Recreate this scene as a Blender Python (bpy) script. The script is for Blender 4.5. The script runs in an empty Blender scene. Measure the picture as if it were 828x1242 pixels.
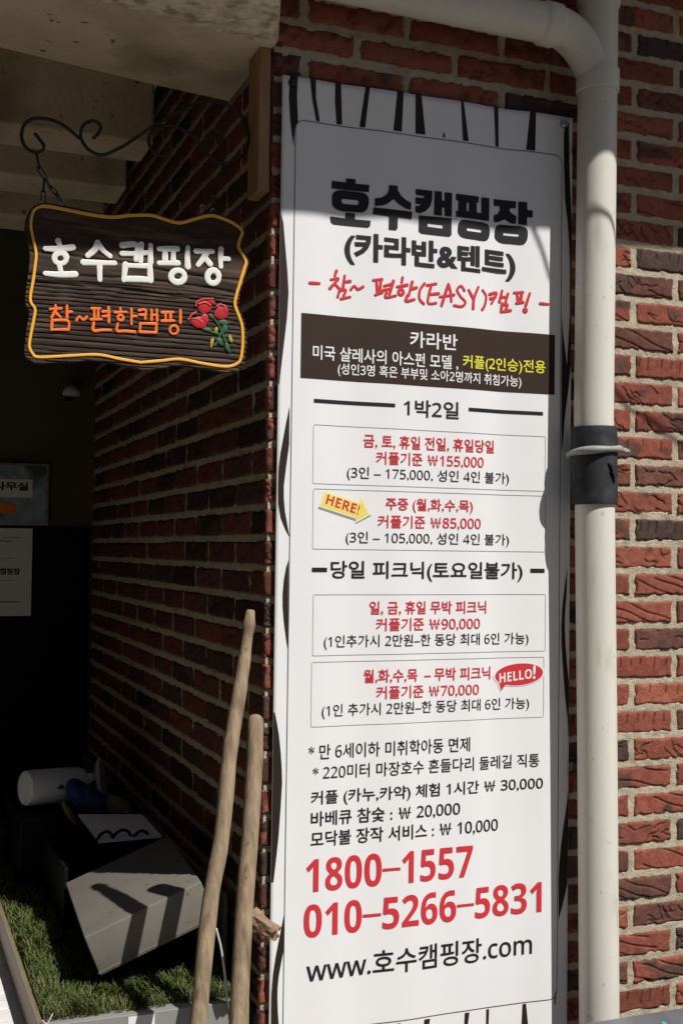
import bpy, bmesh, math, random
import numpy as np
from mathutils import Vector, Matrix

random.seed(7)
rng = np.random.default_rng(7)
SC = bpy.context.scene
COL = SC.collection
rad = math.radians

# ------------------------------------------------------------------ camera
# world: x along the front wall (to the right), y into the building, z up; (0, 0) is the wall corner
F, CX, CY = 1452.0, 414.0, 621.0
RC = np.array([[0.93215071, -0.36185393, 0.01252144],
               [0.02339086, 0.02567312, -0.9993967],
               [0.36131416, 0.93188123, 0.03239529]])          # rows: right, down, forward
CAM = np.array((-0.787, -2.424, 1.5))
cd = bpy.data.cameras.new('camera')
cam = bpy.data.objects.new('camera', cd)
COL.objects.link(cam)
cd.sensor_fit = 'VERTICAL'
cd.sensor_height = 36.0
cd.lens = F / 1242.0 * 36.0
cd.clip_end = 500.0
cd.clip_start = 0.05
m3 = Matrix((RC[0], -RC[1], -RC[2])).transposed()
cam.matrix_world = Matrix.Translation(CAM) @ m3.to_4x4()
SC.camera = cam

# ------------------------------------------------------------------ sky, sun, exposure
SUN_AZ, SUN_EL = rad(26.0), rad(52)          # azimuth to the right of the wall's outward normal
w = bpy.data.worlds.new('World')
SC.world = w
w.use_nodes = True
nt = w.node_tree
bg = nt.nodes['Background']
sky = nt.nodes.new('ShaderNodeTexSky')
sky.sky_type = 'NISHITA'
sky.sun_disc = False
sky.sun_elevation = SUN_EL
sky.sun_rotation = math.pi - SUN_AZ
nt.links.new(sky.outputs[0], bg.inputs[0])
bg.inputs[1].default_value = 0.06
sd = bpy.data.lights.new('sun', 'SUN')
sd.energy = 5.0
sd.angle = rad(0.53)
sd.color = (1.0, 0.965, 0.91)
sun = bpy.data.objects.new('sun', sd)
COL.objects.link(sun)
TO_SUN = Vector((math.sin(SUN_AZ) * math.cos(SUN_EL), -math.cos(SUN_AZ) * math.cos(SUN_EL), math.sin(SUN_EL)))
sun.rotation_euler = (-TO_SUN).to_track_quat('-Z', 'Y').to_euler()
sun.location = (2, -4, 6)
SC.view_settings.view_transform = 'Standard'
SC.view_settings.look = 'None'
SC.view_settings.gamma = 1.0
SC.view_settings.exposure = 0.0


# ------------------------------------------------------------------ survey helper: a photo pixel on a real plane -> metres
def at(px, py, ax, val):
    d = RC.T @ np.array((px - CX, py - CY, F))
    return CAM + d * ((val - CAM[ax]) / d[ax])


# ------------------------------------------------------------------ materials
def mat(name, col=(.5, .5, .5), rough=.6, var=0.0, vscale=30.0, bump=0.0, bscale=200.0, metal=0.0, attr=None,
        dark=None, dscale=6.0, dlo=.55, dhi=.7, stretch=(1, 1, 1), spec=.4, detail=5.0, fleck=None, fscale=40.0):
    m = bpy.data.materials.new(name)
    m.use_nodes = True
    t = m.node_tree
    b = t.nodes['Principled BSDF']
    b.inputs['Roughness'].default_value = rough
    b.inputs['Metallic'].default_value = metal
    b.inputs['Specular IOR Level'].default_value = spec
    geo = t.nodes.new('ShaderNodeNewGeometry')
    mp = t.nodes.new('ShaderNodeMapping')
    mp.inputs['Scale'].default_value = stretch
    t.links.new(geo.outputs['Position'], mp.inputs[0])

    def noise(sc, det=detail):
        n = t.nodes.new('ShaderNodeTexNoise')
        n.inputs['Scale'].default_value = sc
        n.inputs['Detail'].default_value = det
        t.links.new(mp.outputs[0], n.inputs['Vector'])
        return n.outputs['Fac']
    if attr:
        a = t.nodes.new('ShaderNodeAttribute')
        a.attribute_name = attr
        cur = a.outputs['Color']
    else:
        rgb = t.nodes.new('ShaderNodeRGB')
        rgb.outputs[0].default_value = (*col, 1)
        cur = rgb.outputs[0]
    if var > 0:
        mr = t.nodes.new('ShaderNodeMapRange')
        mr.inputs[1].default_value = .25
        mr.inputs[2].default_value = .75
        mr.inputs[3].default_value = 1 - var
        mr.inputs[4].default_value = 1 + var
        t.links.new(noise(vscale), mr.inputs[0])
        mx = t.nodes.new('ShaderNodeVectorMath')
        mx.operation = 'SCALE'
        t.links.new(cur, mx.inputs[0])
        t.links.new(mr.outputs[0], mx.inputs['Scale'])
        cur = mx.outputs[0]
    if dark:
        mr = t.nodes.new('ShaderNodeMapRange')
        mr.inputs[1].default_value = dlo
        mr.inputs[2].default_value = dhi
        t.links.new(noise(dscale, 8), mr.inputs[0])
        mx = t.nodes.new('ShaderNodeMix')
        mx.data_type = 'RGBA'
        t.links.new(mr.outputs[0], mx.inputs[0])
        t.links.new(cur, mx.inputs[6])
        mx.inputs[7].default_value = (*dark, 1)
        cur = mx.outputs[2]
    if fleck:
        n = t.nodes.new('ShaderNodeTexNoise')
        n.inputs['Scale'].default_value = fscale
        n.inputs['Detail'].default_value = 3.0
        mq = t.nodes.new('ShaderNodeMapping')
        mq.inputs['Scale'].default_value = [1 + (q - 1) * .35 for q in stretch]
        mq.inputs['Location'].default_value = (3.1, 1.7, .4)
        t.links.new(geo.outputs['Position'], mq.inputs[0])
        t.links.new(mq.outputs[0], n.inputs['Vector'])
        mr = t.nodes.new('ShaderNodeMapRange')
        mr.inputs[1].default_value = .67
        mr.inputs[2].default_value = .74
        t.links.new(n.outputs['Fac'], mr.inputs[0])
        mx = t.nodes.new('ShaderNodeMix')
        mx.data_type = 'RGBA'
        t.links.new(mr.outputs[0], mx.inputs[0])
        t.links.new(cur, mx.inputs[6])
        mx.inputs[7].default_value = (*fleck, 1)
        cur = mx.outputs[2]
    t.links.new(cur, b.inputs['Base Color'])
    if bump > 0:
        bn = t.nodes.new('ShaderNodeBump')
        bn.inputs['Strength'].default_value = 1.0
        bn.inputs['Distance'].default_value = bump
        t.links.new(noise(bscale, 6), bn.inputs['Height'])
        t.links.new(bn.outputs[0], b.inputs['Normal'])
    return m


M = dict(
    brick=mat('brick', attr='Col', rough=.95, var=.26, vscale=170, bump=.0018, bscale=380, spec=.12, dark=(.10, .075, .058), dscale=26, dlo=.60, dhi=.80),
    mortar=mat('mortar', (.45, .39, .285), .95, var=.16, vscale=55, bump=.0035, bscale=260, dark=(.30, .25, .18), dscale=16, dlo=.56, dhi=.75, spec=.2),
    banner=mat('banner_vinyl', (.80, .80, .815), .42, var=.015, vscale=5, spec=.35),
    ink=mat('black_ink', (.016, .016, .018), .6, spec=.25),
    red=mat('red_ink', (.60, .035, .045), .6, spec=.25),
    brown=mat('brown_ink', (.036, .019, .013), .6, spec=.25),
    wave=mat('dark_brown_ink', (.024, .015, .011), .6, spec=.25),
    white=mat('white_ink', (.80, .80, .80), .5),
    yellow=mat('yellow_ink', (.78, .73, .05), .5),
    arrow=mat('pale_yellow_ink', (.82, .68, .16), .5),
    arrow2=mat('cream_ink', (.85, .80, .45), .5),
    line=mat('grey_line_ink', (.33, .34, .36), .5),
    darkline=mat('dark_line_ink', (.05, .05, .055), .5),
    pvc=mat('pvc', (.67, .645, .575), .45, var=.05, vscale=9, dark=(.40, .36, .28), dscale=17, dlo=.60, dhi=.82, stretch=(1, 1, .22), bump=.0004, bscale=70, fleck=(.48, .45, .38), fscale=70),
    rubber=mat('rubber', (.018, .019, .021), .75, var=.5, vscale=18, dark=(.060, .064, .07), dscale=22, dlo=.5, dhi=.8, bump=.0008, bscale=90),
    strap=mat('worn_strap', (.30, .30, .28), .5, var=.25, vscale=120, bump=.0006, bscale=400),
    char=mat('charred_wood', (.046, .032, .0245), .62, var=.4, vscale=14, dark=(.105, .062, .045), dscale=7, dlo=.52, dhi=.70, stretch=(1, 1, 9), bump=.0007, bscale=60, spec=.12),
    gold=mat('golden_paint', (.85, .42, .045), .45, var=.06, vscale=60),
    signwhite=mat('white_paint', (.80, .79, .74), .5, var=.03, vscale=90),
    orange=mat('orange_paint', (.85, .17, .022), .5, var=.1, vscale=200),
    rose=mat('rose_paint', (.46, .014, .026), .5, var=.25, vscale=150),
    rosepale=mat('light_rose_paint', (.62, .08, .06), .5, var=.2, vscale=150),
    leaf=mat('green_paint', (.022, .11, .045), .55, var=.3, vscale=150),
    bud=mat('yellow_green_paint', (.36, .30, .04), .55, var=.3, vscale=150),
    iron=mat('black_iron', (.013, .012, .012), .5, var=.3, vscale=60, bump=.0003, bscale=300),
    steel=mat('zinc_steel', (.45, .45, .44), .35, metal=.9, var=.2, vscale=80),
    timber=mat('brown_timber', (.36, .20, .105), .65, var=.3, vscale=10, stretch=(6, 6, .6), bump=.0006, bscale=60),
    pole=mat('bare_pole_wood', (.275, .205, .135), .72, var=.34, vscale=22, dark=(.15, .10, .065), dscale=13, dlo=.52, dhi=.72, stretch=(4, 4, .28), bump=.0016, bscale=60, fleck=(.07, .045, .03), fscale=26, spec=.2),
    broken=mat('broken_wood', (.25, .165, .10), .8, var=.45, vscale=60, bump=.003, bscale=120),
    concrete=mat('concrete', (.64, .53, .375), .9, var=.16, vscale=5, dark=(.36, .29, .2), dscale=4.5, dlo=.54, dhi=.74, bump=.003, bscale=40, fleck=(.2, .16, .11), fscale=30),
    plaster=mat('peeling_plaster', (.70, .62, .48), .95, var=.25, vscale=30, dark=(.34, .28, .20), dscale=34, dlo=.48, dhi=.66, bump=.008, bscale=45),
    innerwall=mat('olive_paint_wall', (.085, .075, .05), .9, var=.1, vscale=4, bump=.001, bscale=50),
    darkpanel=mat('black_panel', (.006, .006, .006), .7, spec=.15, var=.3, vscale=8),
    ground=mat('asphalt', (.20, .18, .15), .9, var=.12, vscale=6, bump=.002, bscale=80),
    deckwhite=mat('white_deck_paint', (.70, .69, .68), .6, var=.12, vscale=22, dark=(.42, .41, .40), dscale=12, dlo=.58, dhi=.72, stretch=(.5, 3, 1)),
    tan=mat('tan_metal', (.20, .155, .10), .5, var=.10, vscale=9),
    grey=mat('grey_metal', (.25, .248, .235), .42, var=.05, vscale=8, bump=.0002, bscale=40),
    greybox=mat('warm_grey_case', (.165, .150, .130), .6, var=.10, vscale=9, bump=.0002, bscale=600, dark=(.19, .175, .15), dscale=26, dlo=.60, dhi=.78, fleck=(.05, .045, .04), fscale=60),
    black=mat('black_plastic', (.005, .005, .0055), .6, spec=.12),
    blue=mat('blue_cloth', (.010, .022, .10), .8, var=.25, vscale=40),
    bagyellow=mat('yellow_cloth', (.13, .11, .012), .8, var=.2, vscale=40),
    bagred=mat('red_cloth', (.12, .012, .012), .8, var=.2, vscale=40),
    camwhite=mat('white_plastic', (.58, .58, .57), .4, var=.03, vscale=20),
    paper=mat('paper', (.74, .74, .75), .8),
    poster=mat('poster_print', (.26, .36, .42), .6, var=.55, vscale=12, dark=(.06, .09, .08), dscale=9, dlo=.5, dhi=.62),
    cabinet=mat('blue_grey_paint', (.155, .170, .195), .35, var=.08, vscale=5, dark=(.11, .12, .14), dscale=9, bump=.0002, bscale=60),
    cyan=mat('cyan_glow_paint', (.03, .42, .50), .3),
    turf=mat('turf_blades', attr='Col', rough=.6, spec=.25),
    turfbase=mat('turf_backing', (.03, .05, .016), .9, var=.3, vscale=60),
    ledge=mat('dark_cement', (.13, .125, .115), .9, var=.2, vscale=12, bump=.002, bscale=60),
    cable=mat('pale_cable', (.5, .49, .46), .5),
)


# ------------------------------------------------------------------ geometry helpers
class Geo:
    def __init__(s):
        s.v, s.f, s.c = [], [], None

    def add(s, vs, fs):
        o = len(s.v)
        s.v += [tuple(p) for p in vs]
        s.f += [tuple(i + o for i in f) for f in fs]
        return s

    def hexa(s, p):      # 8 corners: bottom ring 0-3, top ring 4-7
        return s.add(p, [(3, 2, 1, 0), (4, 5, 6, 7), (0, 1, 5, 4), (1, 2, 6, 5), (2, 3, 7, 6), (3, 0, 4, 7)])

    def box(s, a, b, bev=0.0):
        x0, y0, z0 = a
        x1, y1, z1 = b
        p = [(x0, y0, z0), (x1, y0, z0), (x1, y1, z0), (x0, y1, z0), (x0, y0, z1), (x1, y0, z1), (x1, y1, z1), (x0, y1, z1)]
        return s.solid(p, bev)

    def solid(s, p, bev=0.0, seg=2):
        if bev <= 0:
            return s.hexa(p)
        bm = bmesh.new()
        vs = [bm.verts.new(q) for q in p]
        for f in [(3, 2, 1, 0), (4, 5, 6, 7), (0, 1, 5, 4), (1, 2, 6, 5), (2, 3, 7, 6), (3, 0, 4, 7)]:
            bm.faces.new([vs[i] for i in f])
        bmesh.ops.bevel(bm, geom=list(bm.edges), offset=bev, segments=seg, affect='EDGES', profile=.5)
        s.bm(bm)
        return s

    def bm(s, bm):
        bm.verts.index_update()
        s.add([v.co[:] for v in bm.verts], [[v.index for v in f.verts] for f in bm.faces])
        bm.free()
        return s

    def tube(s, pts, r, n=12, cap=True, closed=False):
        pts = [Vector(p) for p in pts]
        N = len(pts)
        rs = r if isinstance(r, (list, tuple, np.ndarray)) else [r] * N
        T = []
        for i in range(N):
            a = pts[(i - 1) % N] if (closed or i > 0) else pts[0]
            b = pts[(i + 1) % N] if (closed or i < N - 1) else pts[-1]
            T.append((b - a).normalized())
        ref = Vector((0, 0, 1)) if abs(T[0].z) < .9 else Vector((1, 0, 0))
        u = T[0].cross(ref).normalized()
        vs = []
        for i in range(N):
            u = (u - T[i] * u.dot(T[i])).normalized()
            v = T[i].cross(u)
            for k in range(n):
                a = 2 * math.pi * k / n
                vs.append(pts[i] + (u * math.cos(a) + v * math.sin(a)) * rs[i])
        fs = []
        M_ = N if closed else N - 1
        for i in range(M_):
            j = (i + 1) % N
            for k in range(n):
                l = (k + 1) % n
                fs.append((i * n + k, i * n + l, j * n + l, j * n + k))
        if cap and not closed:
            fs.append(tuple(range(n - 1, -1, -1)))
            fs.append(tuple((N - 1) * n + k for k in range(n)))
        return s.add(vs, fs)

    def prism(s, poly, ax, a, b):    # polygon in the two other axes, extruded from a to b along ax
        n = len(poly)

        def P(q, h):
            return {0: (h, q[0], q[1]), 1: (q[0], h, q[1]), 2: (q[0], q[1], h)}[ax]
        vs = [P(q, a) for q in poly] + [P(q, b) for q in poly]
        fs = [tuple(range(n - 1, -1, -1)), tuple(range(n, 2 * n))]
        for i in range(n):
            j = (i + 1) % n
            fs.append((i, j, n + j, n + i))
        return s.add(vs, fs)


def thing(name, label, cat, loc=(0, 0, 0), group=None):
    o = bpy.data.objects.new(name, None)
    o.empty_display_size = .1
    COL.objects.link(o)
    o.location = loc
    o['label'] = label
    o['category'] = cat
    o['kind'] = 'thing'
    if group:
        o['group'] = group
    return o


def origin(o):
    v = Vector((0, 0, 0))
    while o is not None:
        v += o.location
        o = o.parent
    return v


def build(name, g, m, parent=None, smooth=False, autos=None, colors=None, fixn=True):
    off = origin(parent) if parent else Vector((0, 0, 0))
    me = bpy.data.meshes.new(name)
    vs = np.array(g.v, dtype=float) - np.array(off)
    me.from_pydata(vs.tolist(), [], g.f)
    me.update()
    if colors is not None:
        ca = me.color_attributes.new('Col', 'FLOAT_COLOR', 'POINT')
        c4 = np.ones((len(g.v), 4), dtype=np.float32)
        c4[:, :3] = colors
        ca.data.foreach_set('color', c4.ravel())
    if fixn:
        bm = bmesh.new()
        bm.from_mesh(me)
        bmesh.ops.recalc_face_normals(bm, faces=bm.faces)
        bm.to_mesh(me)
        bm.free()
    if smooth:
        me.polygons.foreach_set('use_smooth', [True] * len(me.polygons))
        if autos is not None:
            me.set_sharp_from_angle(angle=rad(autos))
    me.materials.append(m)
    o = bpy.data.objects.new(name, me)
    COL.objects.link(o)
    if parent:
        o.parent = parent
    return o


def tag(o, label, cat, group=None):
    o['label'] = label
    o['category'] = cat
    o['kind'] = 'thing'
    if group:
        o['group'] = group
    return o


def vnoise(x, y, seed=0):
    r = np.random.default_rng(seed).random((64, 64))
    xi = np.floor(x).astype(int)
    yi = np.floor(y).astype(int)
    fx = x - xi
    fy = y - yi
    fx = fx * fx * (3 - 2 * fx)
    fy = fy * fy * (3 - 2 * fy)
    g = lambda a, b: r[a % 64, b % 64]
    return (g(xi, yi) * (1 - fx) + g(xi + 1, yi) * fx) * (1 - fy) + (g(xi, yi + 1) * (1 - fx) + g(xi + 1, yi + 1) * fx) * fy


def catmull(pts, per=8, closed=False):
    pts = [np.array(p, float) for p in pts]
    n = len(pts)
    if n < 3:
        return [pts[0] + (pts[-1] - pts[0]) * k / per for k in range(per + 1)]
    out = []
    for i in range(n if closed else n - 1):
        p0 = pts[(i - 1) % n] if (closed or i > 0) else pts[0]
        p1 = pts[i]
        p2 = pts[(i + 1) % n]
        p3 = pts[(i + 2) % n] if (closed or i < n - 2) else pts[-1]
        for k in range(per):
            t = k / per
            out.append(.5 * ((2 * p1) + (-p0 + p2) * t + (2 * p0 - 5 * p1 + 4 * p2 - p3) * t * t + (-p0 + 3 * p1 - 3 * p2 + p3) * t ** 3))
    if not closed:
        out.append(pts[-1])
    return out


# ------------------------------------------------------------------ the ground
g = Geo()
g.add([(-60, -60, 0), (60, -60, 0), (60, 60, 0), (-60, 60, 0)], [(0, 1, 2, 3)])
o = build('ground', g, M['ground'], fixn=False)
o['kind'] = 'structure'

# ------------------------------------------------------------------ brick walls
PU, PV, JT = 0.2426, 0.0657, 0.0135     # brick pitch, course pitch, joint
BR = [((.250, .076, .051), 5), ((.275, .089, .057), 4), ((.21, .066, .046), 3), ((.15, .064, .049), 2), ((.075, .047, .041), 2)]
BRW = [b for b, k in BR for _ in range(k)]


SHADE_MIX = [(.165, .052, .036)] * 4 + [(.13, .046, .033)] * 4 + [(.09, .042, .033)] * 3 + [(.05, .032, .028)] * 2  # side wall bricks coloured darker to imitate the passage's shade


def brick_geo(u0, u1, v0, v1, mapper, res, seed, uoff, voff, mix=BRW):
    V, Fc, Cc = [], [], []
    base = 0
    r = np.random.default_rng(seed)
    k0 = int(math.floor((v0 - voff) / PV))
    k1 = int(math.ceil((v1 - voff) / PV))
    for k in range(k0, k1):
        bv0, bv1 = voff + k * PV + JT / 2, voff + (k + 1) * PV - JT / 2
        if bv0 < v0 - .02 or bv1 > v1 + .02:
            continue
        ph = uoff + (0 if k % 2 else PU / 2)
        i0 = int(math.floor((u0 - ph) / PU)) - 1
        i1 = int(math.ceil((u1 - ph) / PU)) + 1
        for i in range(i0, i1):
            a, b = ph + i * PU + JT / 2, ph + (i + 1) * PU - JT / 2
            a, b = max(a, u0), min(b, u1)
            rs = r.random(40)
            if b - a < .03:
                continue
            h = res((a + b) / 2, (bv0 + bv1) / 2, a, b)
            nu = max(4, int((b - a) / h))
            nv = max(4, int((bv1 - bv0) / h))
            if nu > 250:
                nu = 250
            uu, vv = np.meshgrid(np.linspace(0, 1, nu + 1), np.linspace(0, 1, nv + 1), indexing='ij')
            L, H = b - a, bv1 - bv0
            x, y = uu * L, vv * H
            sd_ = int(rs[0] * 1e6)
            # distance to the rim, with a worn uneven outline
            dx = np.minimum(x, L - x)
            dy = np.minimum(y, H - y)
            wob = .0062 * (vnoise(x / .013 + rs[1] * 50, y / .013, sd_) - .38)
            e = np.minimum(dx, dy) - np.maximum(wob, 0) * 1.3
            rr = .005
            d = -rr * np.clip(1 - e / rr, 0, 1.6) ** 2 * .9
            d += .0016 * (vnoise(x / .03 + rs[2] * 40, y / .03, sd_ + 1) - .5) * 2 + .0008 * (vnoise(x / .006, y / .006, sd_ + 2) - .5)
            d += (rs[3] - .5) * .003
            # tooled grooves
            gr = np.zeros_like(d)
            style = rs[4]
            if h < .02:
                if style < .38:      # long raking strokes
                    n = 2 + int(rs[5] * 3)
                    for q in range(n):
                        s0 = (q + .3 + .4 * rs[6 + q]) / n * (H + .5 * L * .35) - .5 * L * .35 * .2
                        sl = -(.16 + .22 * rs[7])
                        yy = s0 + sl * (x - L * .1) + .0022 * np.sin(x / (.012 + .01 * rs[8]) + rs[9] * 6)
                        m = np.clip(1 - np.abs(y - yy) / .0032, 0, 1)
                        lim = (x > L * .35 * rs[12 + q]) & (x < L * (1 - .3 * rs[16 + q]))
                        gr = np.maximum(gr, m * lim)
                elif style < .86:    # short wriggling gouges
                    n = 7 + int(rs[5] * 7)
                    for q in range(n):
                        c = r.random(7)
                        cx, cy = c[0] * L, (.15 + .7 * c[1]) * H
                        ang = (c[2] - .5) * 1.7 - .35
                        ln = .012 + .022 * c[3]
                        ca, sa = math.cos(ang), math.sin(ang)
                        xl = (x - cx) * ca + (y - cy) * sa
                        yl = -(x - cx) * sa + (y - cy) * ca
                        yl = yl - (.0065 * (c[4] - .5) * 2) * (1 - (xl / ln) ** 2) - .0018 * np.sin(xl / .005 + c[5] * 6)
                        m = np.clip(1 - np.abs(yl) / (.0026 + .0012 * c[6]), 0, 1) * np.clip((1 - np.abs(xl) / ln) * 4, 0, 1)
                        gr = np.maximum(gr, m)
                else:                # rows of vertical nicks
                    n = 5 + int(rs[5] * 5)
                    for q in range(n):
                        c = r.random(3)
                        cx = (q + .5 * c[0]) / n * L
                        m = np.clip(1 - np.abs(x - cx - .15 * (y - H / 2)) / .0028, 0, 1) * (y > H * (.25 + .3 * c[1])) * (y < H * .9)
                        gr = np.maximum(gr, m)
            gs = gr * gr * (3 - 2 * gr)
            d -= .0035 * gs
            # colours
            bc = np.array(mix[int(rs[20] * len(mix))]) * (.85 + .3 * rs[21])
            n1 = vnoise(x / .05 + rs[22] * 60, y / .04 + rs[23] * 60, sd_ + 3)
            burnt = .85 * np.clip((n1 - (.58 + .35 * rs[24])) / .12, 0, 1)[..., None]
            colr = bc * (1 - burnt) + np.array((.085, .055, .046)) * burnt
            n2 = vnoise(x / .012 + rs[25] * 60, y / .012, sd_ + 4)[..., None]
            colr = colr * (.82 + .36 * n2)
            colr = colr * (1 - .72 * gs[..., None]) + np.array((.03, .02, .018)) * .72 * gs[..., None]
            P = mapper(a + x, bv0 + y, d)
            n_ = (nu + 1) * (nv + 1)
            idx = np.arange(n_).reshape(nu + 1, nv + 1) + base
            fc = np.stack([idx[:-1, :-1], idx[1:, :-1], idx[1:, 1:], idx[:-1, 1:]], -1).reshape(-1, 4)
            V.append(P.reshape(-1, 3))
            Cc.append(colr.reshape(-1, 3))
            Fc.append(fc)
            base += n_
            # skirt going back into the mortar
            ring = np.concatenate([idx[:, 0], idx[-1, 1:], idx[-2::-1, -1], idx[0, -2:0:-1]]) - (base - n_)
            Pb = mapper((a + x).reshape(-1)[ring], (bv0 + y).reshape(-1)[ring], np.full(len(ring), -.022))
            V.append(Pb.reshape(-1, 3))
            Cc.append(colr.reshape(-1, 3)[ring] * .9)
            kk = len(ring)
            ra = ring + (base - n_)
            rb = np.arange(kk) + base
            Fc.append(np.stack([ra, rb, np.roll(rb, -1), np.roll(ra, -1)], -1))
            base += kk
    return np.concatenate(V), np.concatenate(Fc), np.concatenate(Cc)


def mesh_np(name, V, Fq, C, m, parent, smooth=True, flip=False):
    off = np.array(origin(parent))
    me = bpy.data.meshes.new(name)
    V = V - off
    if flip:
        Fq = Fq[:, ::-1]
    me.vertices.add(len(V))
    me.vertices.foreach_set('co', V.astype(np.float32).ravel())
    me.loops.add(Fq.size)
    me.loops.foreach_set('vertex_index', Fq.astype(np.int32).ravel())
    me.polygons.add(len(Fq))
    me.polygons.foreach_set('loop_start', np.arange(0, Fq.size, 4, dtype=np.int32))
    me.polygons.foreach_set('use_smooth', [smooth] * len(Fq))
    me.update(calc_edges=True)
    me.validate()
    ca = me.color_attributes.new('Col', 'FLOAT_COLOR', 'POINT')
    c4 = np.ones((len(V), 4), dtype=np.float32)
    c4[:, :3] = C
    ca.data.foreach_set('color', c4.ravel())
    me.materials.append(m)
    o = bpy.data.objects.new(name, me)
    COL.objects.link(o)
    o.parent = parent
    return o


def mortar_np(name, us, vs_, mapper, uoff, voff, parent, flip, seed):
    uu, vv = np.meshgrid(us, vs_, indexing='ij')
    d = -.0040 + .0026 * (vnoise(uu / .018 + 7, vv / .018 + 3, seed) - .5) + .0022 * (vnoise(uu / .007, vv / .007, seed + 1) - .5)
    k = np.floor((vv - voff) / PV)
    fv = (vv - voff) / PV - k
    ph = uoff + np.where(k % 2 == 1, 0, PU / 2)
    fu = (uu - ph) / PU - np.floor((uu - ph) / PU)
    dist = np.minimum(np.minimum(fv, 1 - fv) * PV, np.minimum(fu, 1 - fu) * PU) - JT / 2
    d = d - .012 * np.clip((dist - .005) / .004, 0, 1)      # no mortar behind the bricks' faces
    P = mapper(uu, vv, d).reshape(-1, 3)
    nu, nv = len(us) - 1, len(vs_) - 1
    idx = np.arange(len(P)).reshape(nu + 1, nv + 1)
    fc = np.stack([idx[:-1, :-1], idx[1:, :-1], idx[1:, 1:], idx[:-1, 1:]], -1).reshape(-1, 4)
    return mesh_np(name, P, fc, np.ones((len(P), 3)), M['mortar'], parent, True, flip)


CORN = -.018
VOFF, UOFF = 1.461, .9034
front_map = lambda u, v, d: np.stack([u, -d, v], -1)
side_map = lambda u, v, d: np.stack([CORN - d, u, v], -1)


def front_res(u, v, a, b):
    if .69 < b and a < 1.25 and .38 < v < 2.35:
        return .0021
    if a < .02 and .3 < v < 2.5:
        return .0028
    if .6 < b and a < 2.0:
        return .006
    return .012


fw = thing('brick_wall', 'rugged red brick wall behind the white banner and the downpipe, sunlit lower right', 'wall', (.8, 0, 0))
V_, F_, C_ = brick_geo(CORN, 3.2, 0.0, 3.25, front_map, front_res, 11, UOFF, VOFF)
mesh_np('bricks', V_, F_, C_, M['brick'], fw, True)
mortar_np('mortar', np.concatenate([np.arange(CORN + .004, .05, .004), np.arange(.05, .66, .008), np.arange(.66, 1.35, .0036), np.arange(1.35, 3.2, .008)]), np.arange(0, 3.25, .0040), front_map, UOFF, VOFF, fw, False, 31)

sw = thing('brick_wall', 'red brick side wall of the passage left of the banner, shade put into its brick colours', 'wall', (CORN, 1.1, 0))
V_, F_, C_ = brick_geo(0.0, 2.2, 0.0, 3.25, side_map, lambda u, v, a, b: .0045 if u < .9 else .008, 12, .118, VOFF, SHADE_MIX)
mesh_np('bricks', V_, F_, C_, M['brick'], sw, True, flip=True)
mortar_np('mortar', np.arange(.006, 2.2, .008), np.arange(0, 3.25, .006), side_map, .118, VOFF, sw, True, 32)
g = Geo()
g.box((0.02, .03, 0), (3.2, .2, 3.25))
build('backing', g, M['mortar'], fw)

# ------------------------------------------------------------------ passage: back wall, added light-blocking walls, ceiling, beams, lintel
bw = thing('inner_wall', 'dim olive back wall of the passage with its lower half black', 'wall', (-.9, 2.2, 0))
g = Geo().box((-3.0, 2.2, 0), (.2, 2.35, 3.25))
build('wall', g, M['innerwall'], bw)
zb = at(56, 640, 1, 2.19)[2]
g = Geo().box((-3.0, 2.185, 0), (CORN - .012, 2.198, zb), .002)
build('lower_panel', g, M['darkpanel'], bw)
g = Geo().box((-12, -8.2, 0), (9, -7.9, 5.2))  # added wall behind the camera, keeps low sky light off the scene
o = build('sky_block_wall', g, M['innerwall'])
tag(o, 'tall plain olive wall added out of view behind the camera to block sky light', 'wall')
g = Geo().box((-3.15, -7.85, 0), (-3.0, 2.35, 5.2))  # added unseen wall, long, high and black to cut light from the left
o = build('left_light_block', g, M['darkpanel'])
tag(o, 'tall black wall added out of view on the left to block sky and bounce light', 'wall')

ZC = 3.26
b1 = at(341, 258, 1, -.012)
b2 = at(665, 280, 1, -.012)
ed = []
for b in (b1, b2):
    L = (ZC - b[2]) / TO_SUN.z
    ed.append((b[0] + L * TO_SUN.x, b[1] + L * TO_SUN.y))
sl = (ed[1][1] - ed[0][1]) / (ed[1][0] - ed[0][0])
yl = lambda x: ed[0][1] + sl * (x - ed[0][0])
g = Geo().prism([(-3.3, yl(-3.3)), (4.0, yl(4.0)), (4.0, 2.4), (-3.3, 2.4)], 2, ZC, ZC + .2)
o = build('concrete_canopy', g, M['concrete'])
tag(o, 'concrete canopy slab over the wall and passage that shades their upper part', 'canopy')

lt = thing('lintel', 'rough grey concrete lintel soffit across the top of the passage mouth', 'lintel', (-.6, 0, 2.58))
ZL = 2.58
poly = [(CORN - .002, .34), (-.017, -.03), (-.040, -.11), (-.072, -.215), (-.088, -.262), (-.6, -.268), (-2.99, -.27), (-2.99, -.05), (-.9, .17), (-.563, .231), (-.205, .308), (-.039, .335)]
g = Geo().prism(poly, 2, ZL, ZC)
build('slab', g, M['concrete'], lt)
# rough strip of broken plaster along the front
top = [at(x, y, 2, ZL - .006)[:2] for x, y in catmull([(20, -30), (135, 2), (170, 14), (210, 20), (250, 33), (290, 41), (318, 50), (334, 52)], 6)]
edge = [(p[0] + (.006 * (random.random() - .5)), p[1] + .012 * (random.random() - .5)) for p in top]
low = [(-.045, -.11), (-.075, -.215), (-.09, -.258), (-.6, -.264), (edge[0][0] - .1, -.264)]
g = Geo().prism([tuple(p) for p in edge] + low, 2, ZL - .009, ZL + .01)
build('plaster_edge', g, M['plaster'], lt)

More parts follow.
